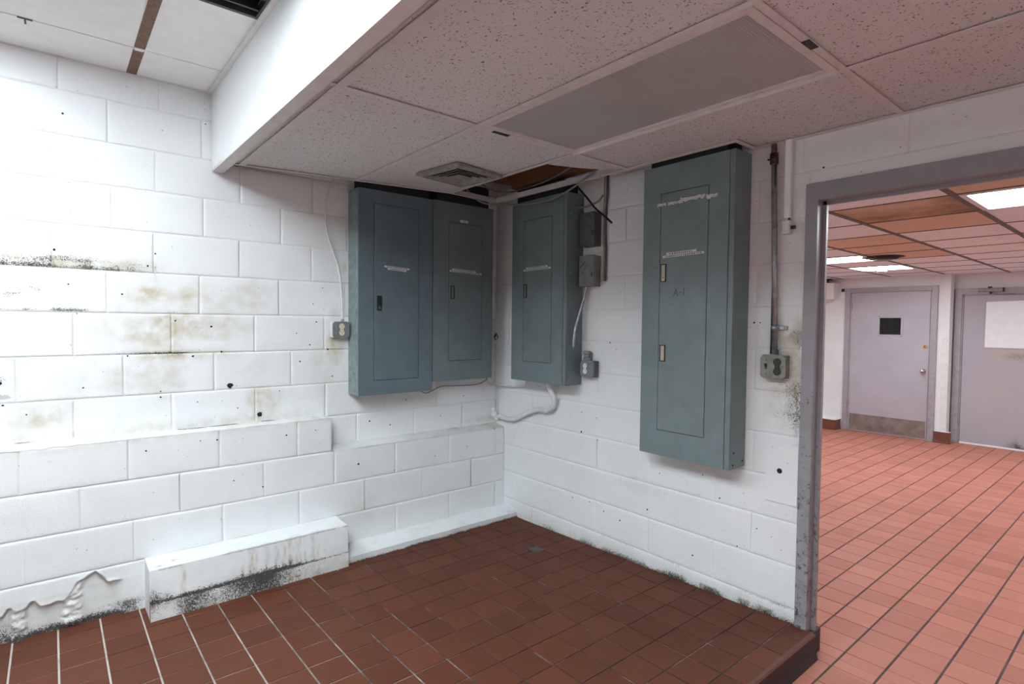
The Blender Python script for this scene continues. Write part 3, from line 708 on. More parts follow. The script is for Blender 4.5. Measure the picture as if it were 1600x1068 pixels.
def panel(label, loc, rz, wd, h, door, latches, strips, mat, lip=(), stubs=(), side='panel', sh=.15, bow=0., screws=()):
    t = thing('electrical_panel', label, 'electrical panel', loc, rz)
    b = MB(); hw = wd/2
    b.box(-hw, hw, -.143, -.004, 0, h, .002)
    if lip:                                    # folded edge of the can showing beside the cover
        b.box(hw-lip, hw, -D, -.143, 0, h, .0015)
    b.build('enclosure', side, t)
    b = MB(); b.box(-hw+.001, hw-(lip or 0)-.003, -.1435, -.1432, .002, h-.002); b.build('seam_shade', 'seam', t)  # dark sheet behind the cover, stands in for shade in the door gaps
    x0, x1, z0, z1 = door; g = .0032; c0 = -hw; c1 = hw-(lip+.0028 if lip else 0)
    b = MB()
    for r in ((c0, x0-g, 0, h), (x1+g, c1, 0, h), (x0-g, x1+g, 0, z0-g), (x0-g, x1+g, z1+g, h)):
        b.box(r[0], r[1], -D, -.1436, r[2], r[3])
    b.build('front_cover', mat, t)
    b = MB()
    if bow:                                   # door not quite shut: its latch edge stands proud
        b.prism([(x0, -D-bow, z0), (x1, -D-.0005, z0), (x1, -.1445, z0), (x0, -.1445-bow, z0)], (0, 0, z1-z0), .0008)
    else: b.box(x0, x1, -D-.0008, -.1445, z0, z1, .0008)
    d = b.build('panel_door', mat, t)
    for (lx, lz, lw, lh, kind) in latches:
        y = -D-.0008-bow*(x1-lx)/(x1-x0)
        b = MB()
        if kind == 'lock':
            b.box(lx-lw/2, lx+lw/2, y-.007, y+.004, lz-lh/2, lz+lh/2, .002)
            b.mat(1).cyl((lx, y-.005, lz-lh*.3), (lx, y-.0095, lz-lh*.3), .0085, 16)
            b.mat(0).cyl((lx, y-.0094, lz-lh*.3), (lx, y-.0099, lz-lh*.3), .004, 10)
            b.build('latch', ['latch_dark', 'latch_grey'], d)
        else:
            e = .0055
            for r in ((-lw/2, -lw/2+e, -lh/2, lh/2), (lw/2-e*1.5, lw/2, -lh/2, lh/2), (-lw/2, lw/2, -lh/2, -lh/2+e), (-lw/2, lw/2, lh/2-e, lh/2)):
                b.box(lx+r[0], lx+r[1], y-.003, y+.003, lz+r[2], lz+r[3], .0008)
            b.mat(1).box(lx-lw/2+e*.8, lx+lw/2-e*1.2, y-.0015, y+.003, lz-lh/2+e*.8, lz+lh/2-e*.8)
            if kind == 'key': b.mat(0).cyl((lx-.001, y-.001, lz-lh*.26), (lx-.001, y-.0022, lz-lh*.26), .003, 10)
            b.build('latch', ['latch_dark', 'latch_fill' if kind in ('cream', 'key') else 'latch_grey'], d)
    for i, (a, c, z, hh, ti) in enumerate(strips): label_strip(d if a > x0 and c < x1 else t, a, c, z, hh, -D-.0009-(bow*.6), ti, i+int(h*100))
    b = MB(); b.box(-hw+.035, hw-(lip or 0)-.02, -D+.012, -.012, h-.0005, h+sh, .004); b.build('gap_shade', 'seam', t)  # black box added in place of the shade between panel and ceiling
    if screws:
        b = MB()
        for x, z in screws: b.cyl((x, -D+.001, z), (x, -D-.0025, z), .004, 10)
        b.build('cover_screws', 'seam', t)
    return t, d
cx = -.932
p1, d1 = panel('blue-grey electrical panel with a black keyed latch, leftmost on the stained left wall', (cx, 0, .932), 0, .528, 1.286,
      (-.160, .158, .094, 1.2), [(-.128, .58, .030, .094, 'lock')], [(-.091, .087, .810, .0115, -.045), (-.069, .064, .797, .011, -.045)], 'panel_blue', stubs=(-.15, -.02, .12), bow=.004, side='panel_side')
cx = -.408
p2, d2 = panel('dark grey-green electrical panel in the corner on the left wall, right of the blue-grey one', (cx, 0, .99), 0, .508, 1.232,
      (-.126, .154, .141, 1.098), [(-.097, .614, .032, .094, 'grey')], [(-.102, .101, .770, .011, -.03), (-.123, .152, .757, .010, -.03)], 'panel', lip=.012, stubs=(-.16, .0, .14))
b = MB(); b.box(-.036, .030, -D-.001, -D, 1.103, 1.121); b.mat(1)
for z in (1.107, 1.113): b.box(-.018, .012, -D-.0013, -D-.001, z, z+.002)
b.build('name_tag', ['label', 'ink'], p2)
cu = .648
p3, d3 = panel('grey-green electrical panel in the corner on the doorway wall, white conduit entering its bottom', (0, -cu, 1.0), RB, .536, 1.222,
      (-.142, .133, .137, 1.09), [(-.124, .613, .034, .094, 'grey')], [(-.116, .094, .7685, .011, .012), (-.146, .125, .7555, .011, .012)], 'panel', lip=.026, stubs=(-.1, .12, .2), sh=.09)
for yy, z in ((-.12, .035), (-.12, 1.09), (-.05, .02), (-.13, .02), (-.12, .72)):
    b = MB(); b.cyl((.2675, yy, z), (.2705, yy, z), .005, 10); b.build('screw', 'steel', p3)
cu = 1.7665
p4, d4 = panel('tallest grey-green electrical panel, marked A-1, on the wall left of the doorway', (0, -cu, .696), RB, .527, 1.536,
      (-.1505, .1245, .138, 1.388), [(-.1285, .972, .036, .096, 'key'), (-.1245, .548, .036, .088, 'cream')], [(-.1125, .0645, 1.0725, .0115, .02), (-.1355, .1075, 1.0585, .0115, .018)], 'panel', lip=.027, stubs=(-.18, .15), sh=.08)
b = MB(); y = -D-.0008
A0 = (-.063, .85); stroke(b, [A0, (A0[0]+.012, A0[1]+.033), (A0[0]+.024, A0[1]-.003)], .003, y); stroke(b, [(A0[0]+.004, A0[1]+.012), (A0[0]+.021, A0[1]+.010)], .003, y)
stroke(b, [(-.026, .866), (-.018, .867)], .004, y); stroke(b, [(-.004, .853), (-.003, .888)], .003, y)
o = b.build('marker_writing', 'ink', d4); o['label'] = 'black handwritten A-1'
rs = random.Random(5); b = MB()             # remains of a torn paper strip across the door top
for (a, c, z, hh) in ((-.175, -.122, 1.331, .018), (-.108, -.02, 1.332, .018), (-.035, .105, 1.339, .026), (.112, .172, 1.332, .024)):
    n = 9; up_ = [(a+(c-a)*i/n, z+hh/2*rs.uniform(.5, 1.1)) for i in range(n+1)]; lo_ = [(a+(c-a)*i/n, z-hh/2*rs.uniform(.1, 1.2)) for i in range(n+1)]
    b.prism([(x, y, zz) for x, zz in lo_+up_[::-1]], (0, -.0006, 0))
o = b.build('torn_paper_strip', 'paper', p4); o['label'] = 'scraps of torn white paper'
for yy, z in ((-.12, .02), (-.03, .03), (-.115, .08)):
    b = MB(); b.cyl((.2632, yy, z), (.266, yy, z), .005, 10); b.build('screw', 'seam', p4)

# ---------------------------------------------------------------- boxes and outlets on the doorway wall
def junction(label, u0, u1, z0, z1, d, mat):
    t = thing('junction_box', label, 'junction box', (0, -(u0+u1)/2, z0), RB); hw = (u1-u0)/2; h = z1-z0
    b = MB(); b.box(-hw+.003, hw-.003, -d+.006, -.003, .002, h-.002, .002); b.build('box', mat, t)
    b = MB(); b.box(-hw, hw, -d, -d+.007, 0, h, .003, 3); b.box(-hw+.0, hw, -d+.004, -d+.022, h-.004, h+.001, .001)
    c = b.build('cover', mat, t)
    b = MB(); b.box(hw-.018, hw-.010, -d-.003, -d+.001, h*.32, h*.45, .001); b.build('hasp', 'black', c)
    return t, c, hw, h, d
j1 = junction('upper dark grey junction box beside the corner panel, closed plain cover', .945, 1.068, 1.878, 2.090, .072, 'boxdark')
j2 = junction('lower grey junction box beside the corner panel with black handwriting on its cover', .945, 1.068, 1.628, 1.822, .072, 'boxlight')
b = MB(); y = -.0722; rs = random.Random(3)
def scrawl(x, z, dx, dz, s, n):
    for i in range(n):
        X, Z = x+dx*i, z+dz*i
        pts = [(X+rs.uniform(-.5, .5)*s, Z+rs.uniform(-.6, .6)*s) for _ in range(4)]
        stroke(b, pts, .0042, y)
scrawl(-.048, .125, .0095, .0085, .011, 4); scrawl(-.030, .088, .008, .011, .011, 4)
o = b.build('marker_writing', 'ink', j2[1]); o['label'] = 'black scrawled handwriting'

def receptacle(parent, x, z, y, mat, sc=1., slots='ink'):
    b = MB()
    for s in (-1, 1):
        zc = z+s*.0195*sc
        b.cyl((x, y+.001, zc), (x, y-.003, zc), .0165*sc, 20)
        b.mat(1)
        for k in (-1, 1): b.box(x+k*.0062*sc-.0011, x+k*.0062*sc+.0011, y-.0034, y-.0028, zc+.001, zc+.009*sc)
        b.cyl((x, y-.0028, zc-.007*sc), (x, y-.0034, zc-.007*sc), .0024, 8); b.mat(0)
    b.box(x-.010*sc, x+.010*sc, y-.0022, y+.001, z-.02*sc, z+.02*sc)
    b.mat(1).cyl((x, y-.002, z), (x, y-.0034, z), .0026, 8); b.mat(0)
    b.build('receptacle', [mat, slots], parent)
def square_box(name, label, loc, rz, wd, h, d, body, cover, cat='electrical outlet'):
    t = thing(name, label, cat, loc, rz); hw = wd/2
    b = MB(); b.box(-hw+.002, hw-.002, -d+.010, -.003, .002, h-.002, .004, 3); b.build('box', body, t)
    b = MB(); c = .014; o_ = [(-hw+c, 0), (hw-c, 0), (hw, c), (hw, h-c), (hw-c, h), (-hw+c, h), (-hw, h-c), (-hw, c)]
    b.prism([(x, -d+.010, z) for x, z in o_], (0, -.010, 0), .002)
    for sx in (-1, 1):
        for sz in (.09, .91): b.cyl((sx*(hw-.011), -d+.001, h*sz), (sx*(hw-.011), -d-.0025, h*sz), .0042, 10)
    cv = b.build('cover_plate', cover, t); return t, cv, d
t, cv, d = square_box('outlet_box', 'outlet box with a cream duplex receptacle left of the blue-grey panel', (-1.262, 0, 1.292), 0, .108, .102, .052, 'whitewire', 'boxpaint')
receptacle(cv, .003, .052, -d, 'ivory', 1.05)
b = MB(); b.cyl((.018, -.026, .100), (.018, -.026, .118), .009, 12); b.build('cable_clamp', 'steel', t)
t, cv, d = square_box('outlet_box', 'dark grey outlet box with a white receptacle at the corner panel lower edge', (0, -1.006, 1.058), RB, .116, .106, .054, 'boxdark', 'boxpaint')
receptacle(cv, -.014, .054, -d, 'whiteplastic', .95)
b = MB()
for z, r in ((.112, .024), (.132, .020), (.152, .026)): b.cyl((-.02, -.03, z-.009), (-.02, -.03, z+.009), r, 16)
b.cyl((-.02, -.03, .104), (-.02, -.03, .165), .017, 14)
b.mat(1).tube([(.012, -.03, .105), (.022, -.035, .125), (.020, -.03, .15), (.0, -.03, .162)], .004); b.build('conduit_coupling', ['vent', 'boxdark'], t)
t, cv, d = square_box('outlet_box', 'steel switch and outlet box under the galvanised conduit by the doorway', (0, -2.179, 1.147), RB, .120, .112, .05, 'boxsteel', 'boxsteel', 'electrical outlet')
receptacle(cv, .021, .057, -d, 'latch_dark', 1.12)
b = MB(); b.box(-.036, -.028, -d-.001, -d+.001, .044, .070); b.prism([(-.036, -d, .052), (-.028, -d, .052), (-.028, -d, .064), (-.036, -d, .064)], (0, -.011, .006), .001); b.build('toggle_switch', 'latch_dark', cv)
for z in (.022, .088):
    b = MB(); b.cyl((-.032, -d-.0002, z), (-.032, -d-.0014, z), .003, 8); b.build('screw_hole', 'ink', cv)
# galvanised conduit down to that box, leaning slightly
top = Vector((-.024, -2.146, 2.249)); bot = Vector((-.024, -2.176, 1.262)); at = lambda s: bot.lerp(top, s)
t = thing('conduit', 'galvanised steel conduit running down from the low ceiling to the switch box', 'conduit', bot)
b = MB(); b.cyl((0, 0, 0), at(.93)-bot, .0125, 18); b.build('pipe', 'steel', t)
b = MB(); b.cyl(at(.90)-bot, at(1.)-bot, .0128, 18); b.build('rusty_end', 'rust_tee', t)
b = MB(); b.cyl(at(.905)-bot, at(.955)-bot, .0185, 18); b.cyl(at(.93)-bot, at(.93)-bot+Vector((-.006, .028, 0)), .004, 8); b.build('coupling', 'latch_dark', t)
b = MB(); b.cyl((0, 0, -.002), (0, 0, .022), .0175, 6, smooth=False); b.build('connector', 'boxdark', t)
s0 = at(.125)-bot
b = MB(); b.cyl(s0-Vector((0, 0, .010)), s0+Vector((0, 0, .010)), .0155, 18); b.box(-.001+.010, .023, s0.y-.052, s0.y-.002, s0.z-.010, s0.z+.010, .002); b.cyl((.009, s0.y-.035, s0.z), (.002, s0.y-.035, s0.z), .006, 10); b.build('strap', 'steel', t)
b = MB(); b.tube([(-.006, .017, -.0), (-.005, .0175, .4), (-.006, .018, .7), (-.008, .016, .89)], .0035); b.build('wire', 'black', t)
# white painted raceway with its dead-end fitting
t = thing('raceway', 'white painted square raceway hanging from the ceiling beside the galvanised conduit', 'conduit', (0, -2.214, 1.895), RB)
b = MB(); b.box(-.015, .015, -.028, -.003, 0, .36, .004); b.build('channel', 'drywall', t)
b = MB(); b.box(-.018, .018, -.034, -.003, -.075, -.012, .004); b.box(-.013, .013, -.036, -.032, -.060, -.03, .002); b.cyl((-.03, -.016, -.045), (-.016, -.016, -.045), .008, 10)
b.build('fitting', 'whitewire', t)
b = MB(); b.cyl((.016, -.016, -.045), (.036, -.016, -.045), .009, 12); b.build('plug', 'latch_dark', t)
b = MB(); b.cyl((.006, -.014, -.014), (.010, -.020, .012), .007, 10, .002); b.build('nipple', 'latch_dark', t)
# blanking plates painted over
def plate(label, u0, u1, z0, z1, hole=None, th=.005):
    b = MB(); b.box(-.0065, -.0, -u1, -u0, z0, z1, .0015)
    if hole:
        b.mat(1).cyl((-.0063, -hole[0], hole[1]), (-.0068, -hole[0], hole[1]), hole[2], 20)
        b.mat(0)
    return tag(b.build('cover_plate', ['block', 'hole']), label, 'cover plate')
plate('white painted wall plate with a round black hole, low beside the doorway', 2.137, 2.288, .555, .832, (2.204, .708, .0125))
plate('white painted blank plate in the corner between the two grey-green panels', .032, .170, 1.24, 1.468)

# ---------------------------------------------------------------- cables
def cable(name, label, cat, segs, parts=None):
    b = MB()
    for pts, r, mi in segs: b.mat(mi).tube(pts, r)
    return b
def cb1(name, label, pts, r, mat, cat='cable', ridge=0., n=10, sub=8):
    b = MB(); b.tube(pts, r, n, sub, ridge); return tag(b.build(name, mat), label, cat)
cb1('cable', 'thin grey cable curving down the left wall into the cream outlet box', [(-1.285, -.03, 2.30), (-1.299, -.012, 2.267), (-1.336, -.010, 2.152), (-1.344, -.010, 2.013), (-1.324, -.010, 1.897), (-1.267, -.010, 1.743), (-1.245, -.012, 1.584), (-1.243, -.024, 1.43), (-1.244, -.026, 1.405)], .0048, 'whitewire')
cb1('cable', 'thin grey wire looping along the wall under the two left panels', [(-.70, -.05, .935), (-.684, -.05, .916), (-.638, -.05, .902), (-.523, -.04, .938), (-.414, -.04, .936), (-.214, -.04, .933), (-.13, -.05, .962), (-.12, -.06, .992)], .0035, 'greywire')
cb1('cable', 'white wire sagging across the corner from the left panel to the right one', [(-.15, -.06, .992), (-.117, -.045, .975), (-.085, -.035, .935), (-.06, -.04, .924), (-.035, -.07, .921), (-.03, -.18, .924), (-.035, -.33, .938), (-.045, -.41, .965), (-.05, -.425, 1.002)], .005, 'whitewire')
cb1('flexible_conduit', 'white painted flexible conduit bending from the corner up into the panel bottom', [(-.026, -.082, .682), (-.028, -.163, .677), (-.028, -.276, .686), (-.028, -.397, .742), (-.028, -.533, .790), (-.03, -.62, .792), (-.035, -.685, .83), (-.04, -.70, .885), (-.05, -.668, .95), (-.055, -.655, .996)], .0165, 'whitewire', 'conduit', .07, 14, 22)
b = MB(); b.sphere((-.03, -.03, .69), .032, (.8, 1, .8)); b.sphere((-.02, -.046, .66), .026, (.7, 1, .7)); b.sphere((-.03, -.02, .72), .02)
tag(b.build('mortar_lump', 'block'), 'lumpy white mortar around the flexible conduit where it leaves the corner', 'mortar')
t = thing('wire_bundle', 'knot of cut wires hanging out of the corner block between the panels', 'wires', (-.022, -.03, 1.29))
for k, (pts, m_) in enumerate(([[(0, 0, .0), (-.012, -.012, .02), (-.018, -.005, -.01), (.0, -.01, -.03)], 'black'], [[(.01, 0, .02), (-.01, -.018, .025), (.004, -.02, -.005), (.012, 0, -.02)], 'greywire'],
        [[(.006, -.01, -.01), (-.004, -.012, -.06), (-.022, -.012, -.13), (-.03, -.012, -.19)], 'whitewire'], [[(.0, -.012, -.02), (-.016, -.012, -.045), (-.03, -.012, -.056)], 'whitewire'])):
    b = MB(); b.tube(pts, .0045 if k < 2 else .0035); b.build('wire', m_, t)
cb1('cable', 'dusty brown cable running down beside the two junction boxes', [(-.014, -1.098, 2.30), (-.014, -1.094, 2.15), (-.013, -1.090, 2.05), (-.013, -1.096, 1.9), (-.013, -1.098, 1.814), (-.013, -1.092, 1.70), (-.016, -1.082, 1.655)], .0042, 'brownwire')
cb1('cable', 'dark cable strapped against the block right of the brown cable', [(-.012, -1.118, 2.31), (-.012, -1.118, 2.2), (-.012, -1.112, 2.12), (-.011, -1.108, 2.0), (-.011, -1.113, 1.8), (-.012, -1.108, 1.66)], .0075, 'boxdark')
cb1('flexible_conduit', 'bare armoured cable dropping from the lower junction box along the panel side', [(-.035, -.975, 1.632), (-.034, -.962, 1.58), (-.045, -.952, 1.52), (-.066, -.941, 1.44), (-.092, -.938, 1.36), (-.103, -.938, 1.29), (-.104, -.938, 1.243)], .0085, 'steel', 'conduit', .12, 12, 16)
cb1('cable', 'black cable with a cut end sticking out above the upper junction box', [(-.10, -.90, 2.30), (-.12, -.983, 2.231), (-.12, -1.054, 2.16), (-.12, -1.117, 2.092), (-.12, -1.194, 2.032), (-.12, -1.249, 1.987)], .0062, 'black')
cb1('cable', 'short grey cable bending from the corner panel side up to the brown cable', [(-.075, -.922, 2.137), (-.06, -.95, 2.129), (-.05, -1.01, 2.135), (-.03, -1.06, 2.155), (-.018, -1.09, 2.19)], .006, 'greywire')
cb1('cable', 'grey cable hanging in a loop out of the ceiling hole over the corner panels', [(-.52, -.27, 2.36), (-.47, -.26, 2.31), (-.443, -.25, 2.292), (-.372, -.25, 2.247), (-.30, -.27, 2.226), (-.225, -.36, 2.212), (-.212, -.438, 2.204), (-.212, -.636, 2.182), (-.212, -.819, 2.177), (-.212, -.93, 2.195), (-.212, -1.042, 2.225), (-.213, -1.169, 2.274), (-.20, -1.26, 2.31), (-.17, -1.33, 2.36)], .0062, 'greywire')
cb1('cable', 'second grey cable sagging inside the ceiling hole in front of the wooden joist', [(-.46, -.33, 2.38), (-.379, -.31, 2.34), (-.20, -.25, 2.325), (-.14, -.33, 2.32), (-.13, -.5, 2.32), (-.15, -.75, 2.33), (-.19, -1.0, 2.36), (-.2, -1.1, 2.40)], .006, 'greywire')

# ---------------------------------------------------------------- above the ceiling hole
b = MB(); b.box(-.105, -.022, -1.95, -.30, 2.352, 2.47, .004); b.box(-.30, -.022, -.30, -.22, 2.40, 2.55, .004)
tag(b.build('wooden_joist', 'wood'), 'brown wooden joist seen through the hole in the low ceiling', 'joist')
b = MB(); b.box(-1.0, -.28, -1.9, -.02, 2.60, 2.72, .03, 3); b.tube([(-.34, -.1, 2.55), (-.33, -.7, 2.5), (-.36, -1.2, 2.52), (-.4, -1.8, 2.55)], .03)
tag(b.build('air_duct', 'duct'), 'dark wrapped duct in the ceiling hole above the joist', 'duct')
b = MB(); b.prism([(-.600, -1.402, 2.2535), (-.572, -1.182, 2.2535), (-.40, -1.245, 2.2535), (-.268, -1.318, 2.2535), (-.200, -1.400, 2.2535)], (0, 0, .016), .001)
tag(b.build('ceiling_tile', 'fiss'), 'broken leftover piece of ceiling tile at the edge of the ceiling hole', 'ceiling tile')

# square air diffuser hanging from the low ceiling tile
t = thing('air_diffuser', 'dusty square louvred air diffuser in the low ceiling over the left panels', 'air vent', (-.822, -.700, ZC-.006), R(8))
def ring(b, r, wd, z0, z1, drop=0.):
    for k in range(4):
        a = k*math.pi/2; mt = Matrix.Rotation(a, 4, 'Z'); tb = MB()
        tb.prism([(-r, -r, z0), (r, -r, z0), (r-wd, -r+wd, z1), (-r+wd, -r+wd, z1)], (0, 0, .004))
        me = bpy.data.meshes.new('t'); tb.b.to_mesh(me); tb.b.free(); me.transform(mt)
        b.b.from_mesh(me); bpy.data.meshes.remove(me)
b = MB(); ring(b, .178, .028, -.004, -.014); ring(b, .178, .006, .004, -.003); b.build('frame', 'vent', t)
b = MB(); b.box(-.15, .15, -.15, .15, .001, .004); b.build('back_plate', 'vent_in', t)
for r in (.142, .112, .082): 
    b = MB(); ring(b, r, .019, -.013, -.003); b.build('louvre', 'vent', t)
b = MB(); b.box(-.05, .05, -.05, .05, -.013, -.007, .003); b.build('centre_plate', 'vent', t)

# small black clips of the grid
def clip(label, x0, x1, y0, y1, z, stem=None):
    b = MB(); b.box(x0, x1, y0, y1, z-.003, z, .0006)
    if stem: b.box(*stem, z-.003, z)
    return tag(b.build('ceiling_clip', 'black'), label, 'clip')
clip('small black clip on the seam of the high white ceiling', -2.745, -2.697, -.341, -.329, ZH-.0005, (-2.724, -2.717, -.332, -.285))
clip('black clip on the grid beside the near end of the unlit light', -1.125, -1.035, -1.418, -1.398, ZC-.0001)
clip('black tape patch on the grid near the doorway end of the unlit light', -.905, -.838, -2.664, -2.64, ZC-.0001)
# dark slot opening in the high ceiling against the beam
t = thing('ceiling_vent', 'black slotted opening in the high white ceiling against the beam', 'air vent', (-2.157, -1.26, ZH-.002), 0)
b = MB()
for r in ((-.17, .17, .285, .303), (-.17, .17, -.303, -.285), (-.17, -.155, -.285, .285), (.155, .17, -.285, .285)): b.box(r[0], r[1], r[2], r[3], -.002, .03)
b.build('frame', 'duct', t)
b = MB(); b.box(-.17, .17, -.303, .303, .07, .075); b.build('back_plate', 'black', t)
for k in range(6):
    b = MB(); yk = .24-.095*k; b.prism([(-.155, yk, .005), (-.155, yk+.012, .005), (-.155, yk+.04, .06), (-.155, yk+.028, .06)], (.31, 0, 0)); b.build('slat', 'duct', t)
# floor cleanout
b = MB(); b.box(-.352, -.278, -.878, -.800, -.042, zN(0, -.80)+.0045, .002)
b.cyl((-.315, -.839, -.033), (-.315, -.839, zN(0, -.80)+.006), .022, 16)
tag(b.build('drain_cover', 'patina'), 'small dark square drain cover set in the brown tile floor', 'drain')

# ================================================================ the next room
XW = 6.35; ZC2 = 2.09; XR = 6.56
b = MB(); b.box(XW, XW+.3, -1.462, 1.2, ZF-.02, 2.95); struct(b.build('wall_far', 'farwall'))
b = MB(); b.box(XR, XR+.2, -5.4, -1.45, ZF-.02, 2.95); struct(b.build('wall_far_recess', 'farwall'))
b = MB(); b.box(.095, XR+.2, 1.0, 1.2, -.2, 2.95); b.box(.095, XR+.2, -5.4, -5.2, -.2, 2.95); struct(b.build('wall_ends', 'farwall'))
# tile ceiling
def far_cells():
    gx = [.22+.0]+[1.0+.61*i for i in range(0, 10)]; gx = [.39-.17]+[1.0+.61*i for i in range(-1, 10)]
    gx = sorted(set([.098]+[round(1.0+.61*i, 3) for i in range(-1, 9)]+[XR])); gy = [round(-2.0+.61*i, 3) for i in range(-5, 5)]+[1.0]; gy = [-5.2]+gy
    return gx, gy
gx, gy = far_cells()
lights = {(1.0, -3.22): 1, (3.44, -1.39): 1, (4.66, -1.39): 1, (3.44, -3.83): 1, (5.27, -3.83): 1, (2.22, -.17): 1}
tan = {(1.61, -2.61), (.39, -3.22), (2.22, -2.0), (2.83, -2.0), (3.44, -2.0), (1.61, -3.83), (.39, -3.83)}; stain = {(1.0, -2.61)}
sets = {'farpink': MB(), 'fartan': MB(), 'farstain': MB()}
for i in range(len(gx)-1):
    for j in range(len(gy)-1):
        key = (gx[i], gy[j])
        if any(abs(key[0]-k[0]) < .02 and abs(key[1]-k[1]) < .02 for k in lights): continue
        m_ = 'farstain' if key in stain else 'fartan' if key in tan else 'farpink'
        sets[m_].box(gx[i]+.004, gx[i+1]-.004, gy[j]+.004, gy[j+1]-.004, ZC2+.002, ZC2+.018, .001)
par = None
for m_, b in sets.items():
    o = b.build('ceiling_far' if par is None else 'tiles', m_, par); struct(o) if par is None else None
    par = par or o
b = MB()
for x in gx[1:-1]: b.box(x-.010, x+.010, -5.2, 1.0, ZC2-.001, ZC2+.003)
for y in gy[1:-1]: b.box(.098, XR, y-.016, y+.016, ZC2-.0015, ZC2+.0025)
M['far_tee'] = simple('far_tee', (.10, .075, .07), .6, var=.3); struct(b.build('trim_12', 'far_tee'))
for x, y, lab in ((1.0, -3.22, 'bright ceiling light nearest the doorway in the next room'), (3.44, -1.39, 'bright ceiling light beside the dark round diffuser in the next room'), (4.66, -1.39, 'bright ceiling light farthest back, above the door with a small window')):
    troffer('ceiling_light', lab, x+.018, x+.592, y+.018, y+.592, ZC2-.003, 'lens_far', 'tee_white')
for x, y, lab in ((3.44, -3.83, 'unseen ceiling light added on the right side of the next room'), (5.27, -3.83, 'unseen ceiling light added at the right rear of the next room'), (2.22, -.17, 'unseen ceiling light added on the left side of the next room')):  # out of view, added to spread the room's light more evenly
    troffer('ceiling_light', lab, x+.018, x+.592, y+.018, y+.592, ZC2-.003, 'lens_far', 'tee_white')
t = thing('air_diffuser', 'dark round dusty air diffuser in the ceiling of the next room', 'air vent', (3.75, -1.46, ZC2-.002))
for r, z in ((.19, 0), (.14, -.015), (.09, -.028)):
    b = MB(); b.cyl((0, 0, z-.008), (0, 0, z), r*.72, 28, r); b.build('cone', 'vent_in' if r > .1 else 'vent', t)
t = thing('smoke_detector', 'small round detector below the farthest ceiling light in the next room', 'smoke detector', (4.98, -1.09, ZC2-.004))
b = MB(); b.cyl((0, 0, -.02), (0, 0, 0), .07, 24); b.cyl((0, 0, -.045), (0, 0, -.02), .045, 24, .062); b.build('body', 'vent', t)

def hollow_frame(name, x, y0, y1, z1, fw_, dp, mat, stop=.03):
    """pressed steel frame on a wall facing -X: y0 > y1"""
    b = MB()
    for (a, c) in ((y0, y0-fw_), (y1+fw_, y1)): b.box(x-dp, x+.02, c, a, ZF, z1, .003)
    b.box(x-dp, x+.02, y1+fw_, y0-fw_, z1-fw_, z1, .003)
    b.box(x-dp+.02, x+.02, y0-fw_-.014, y0-fw_, ZF, z1-fw_); b.box(x-dp+.02, x+.02, y1+fw_, y1+fw_+.014, ZF, z1-fw_); b.box(x-dp+.02, x+.02, y1+fw_, y0-fw_, z1-fw_-.014, z1-fw_)
    return b
o = struct(hollow_frame('f', XW, -.232, -1.335, 1.945, .062, .035, 'mauve').build('door_2', 'mauve')); D2 = o
b = MB(); X0, X1 = XW-.018, XW+.012; y0, y1, z0, z1 = -.311, -1.256, ZF+.012, 1.868
wy0, wy1, wz0, wz1 = -.66, -.945, 1.268, 1.532
for r in ((y1, wy1, z0, z1), (wy0, y0, z0, z1), (wy1, wy0, z0, wz0), (wy1, wy0, wz1, z1)): b.box(X0, X1, r[0], r[1], r[2], r[3])
slab = b.build('door_slab', 'mauve_door', D2)
b = MB()
for r in ((wy1-.012, wy1+.016, wz0-.012, wz1+.012), (wy0-.016, wy0+.012, wz0-.012, wz1+.012), (wy1, wy0, wz0-.012, wz0+.016), (wy1, wy0, wz1-.016, wz1+.012)): b.box(X0-.008, X0+.002, r[0], r[1], r[2], r[3], .002)
wf = b.build('window_frame', 'mauve_door', slab)
b = MB(); b.box(X0+.006, X0+.012, wy1, wy0, wz0, wz1); b.build('window_pane', 'glassdark', slab)
b = MB(); b.cyl((X0, -1.21, 1.133), (X0-.010, -1.21, 1.133), .028, 24); b.mat(1).box(X0-.022, X0-.010, -1.218, -1.202, 1.127, 1.139, .002); b.box(X0-.0115, X0-.0095, -1.2125, -1.2075, 1.113, 1.153)
b.build('deadbolt', ['brass', 'rust_tee'], slab)
b = MB(); b.cyl((X0, -1.20, .806), (X0-.012, -1.20, .806), .030, 20); b.cyl((X0-.01, -1.20, .806), (X0-.04, -1.20, .806), .012, 14); b.sphere((X0-.052, -1.20, .806), .028, (.8, 1, 1)); b.build('door_knob', 'chrome', slab)
b = MB(); b.box(X0-.003, X0, y1+.012, y0-.012, z0+.012, .128); b.build('kick_plate', 'kick', slab)
b = MB()
for z in (1.68, .96, .30): b.box(XW-.040, XW-.016, y0-.010, y0+.008, z-.05, z+.05, .002)
b.build('hinges', 'mauve', slab)
o = struct(hollow_frame('f', XR, -1.475, -2.62, 1.90, .075, .05, 'mauve').build('door_3', 'mauve')); D3 = o
b = MB(); b.box(XR-.022, XR+.01, -2.535, -1.568, ZF+.018, 1.80); slab3 = b.build('door_slab', 'mauve_door', D3)
def grime_door(u, z):
    n = fbm(u, z, 8)
    r = .62*blob(u, z, (2.12, 1.04), (.30, .11))*(n > .3)+.25*blob(u, z, (1.85, 1.09), (.10, .06))+.8*blob(u, z, (2.13, -.06), (.20, .17), 1.)*(.5+n)+.5*np.exp(-np.clip(z-ZF-.02, 0, 9)/.03)*(u > 1.65)*(.4+n)
    g = .9*blob(u, z, (2.12, 1.05), (.34, .12))+.3*blob(u, z, (1.86, 1.07), (.14, .08))+.25*blob(u, z, (1.9, .6), (.3, .4))
    return np.stack([np.clip(r, 0, 1), np.clip(g, 0, 1), .5*blob(u, z, (2.15, 1.05), (.2, .08))*n], 1)
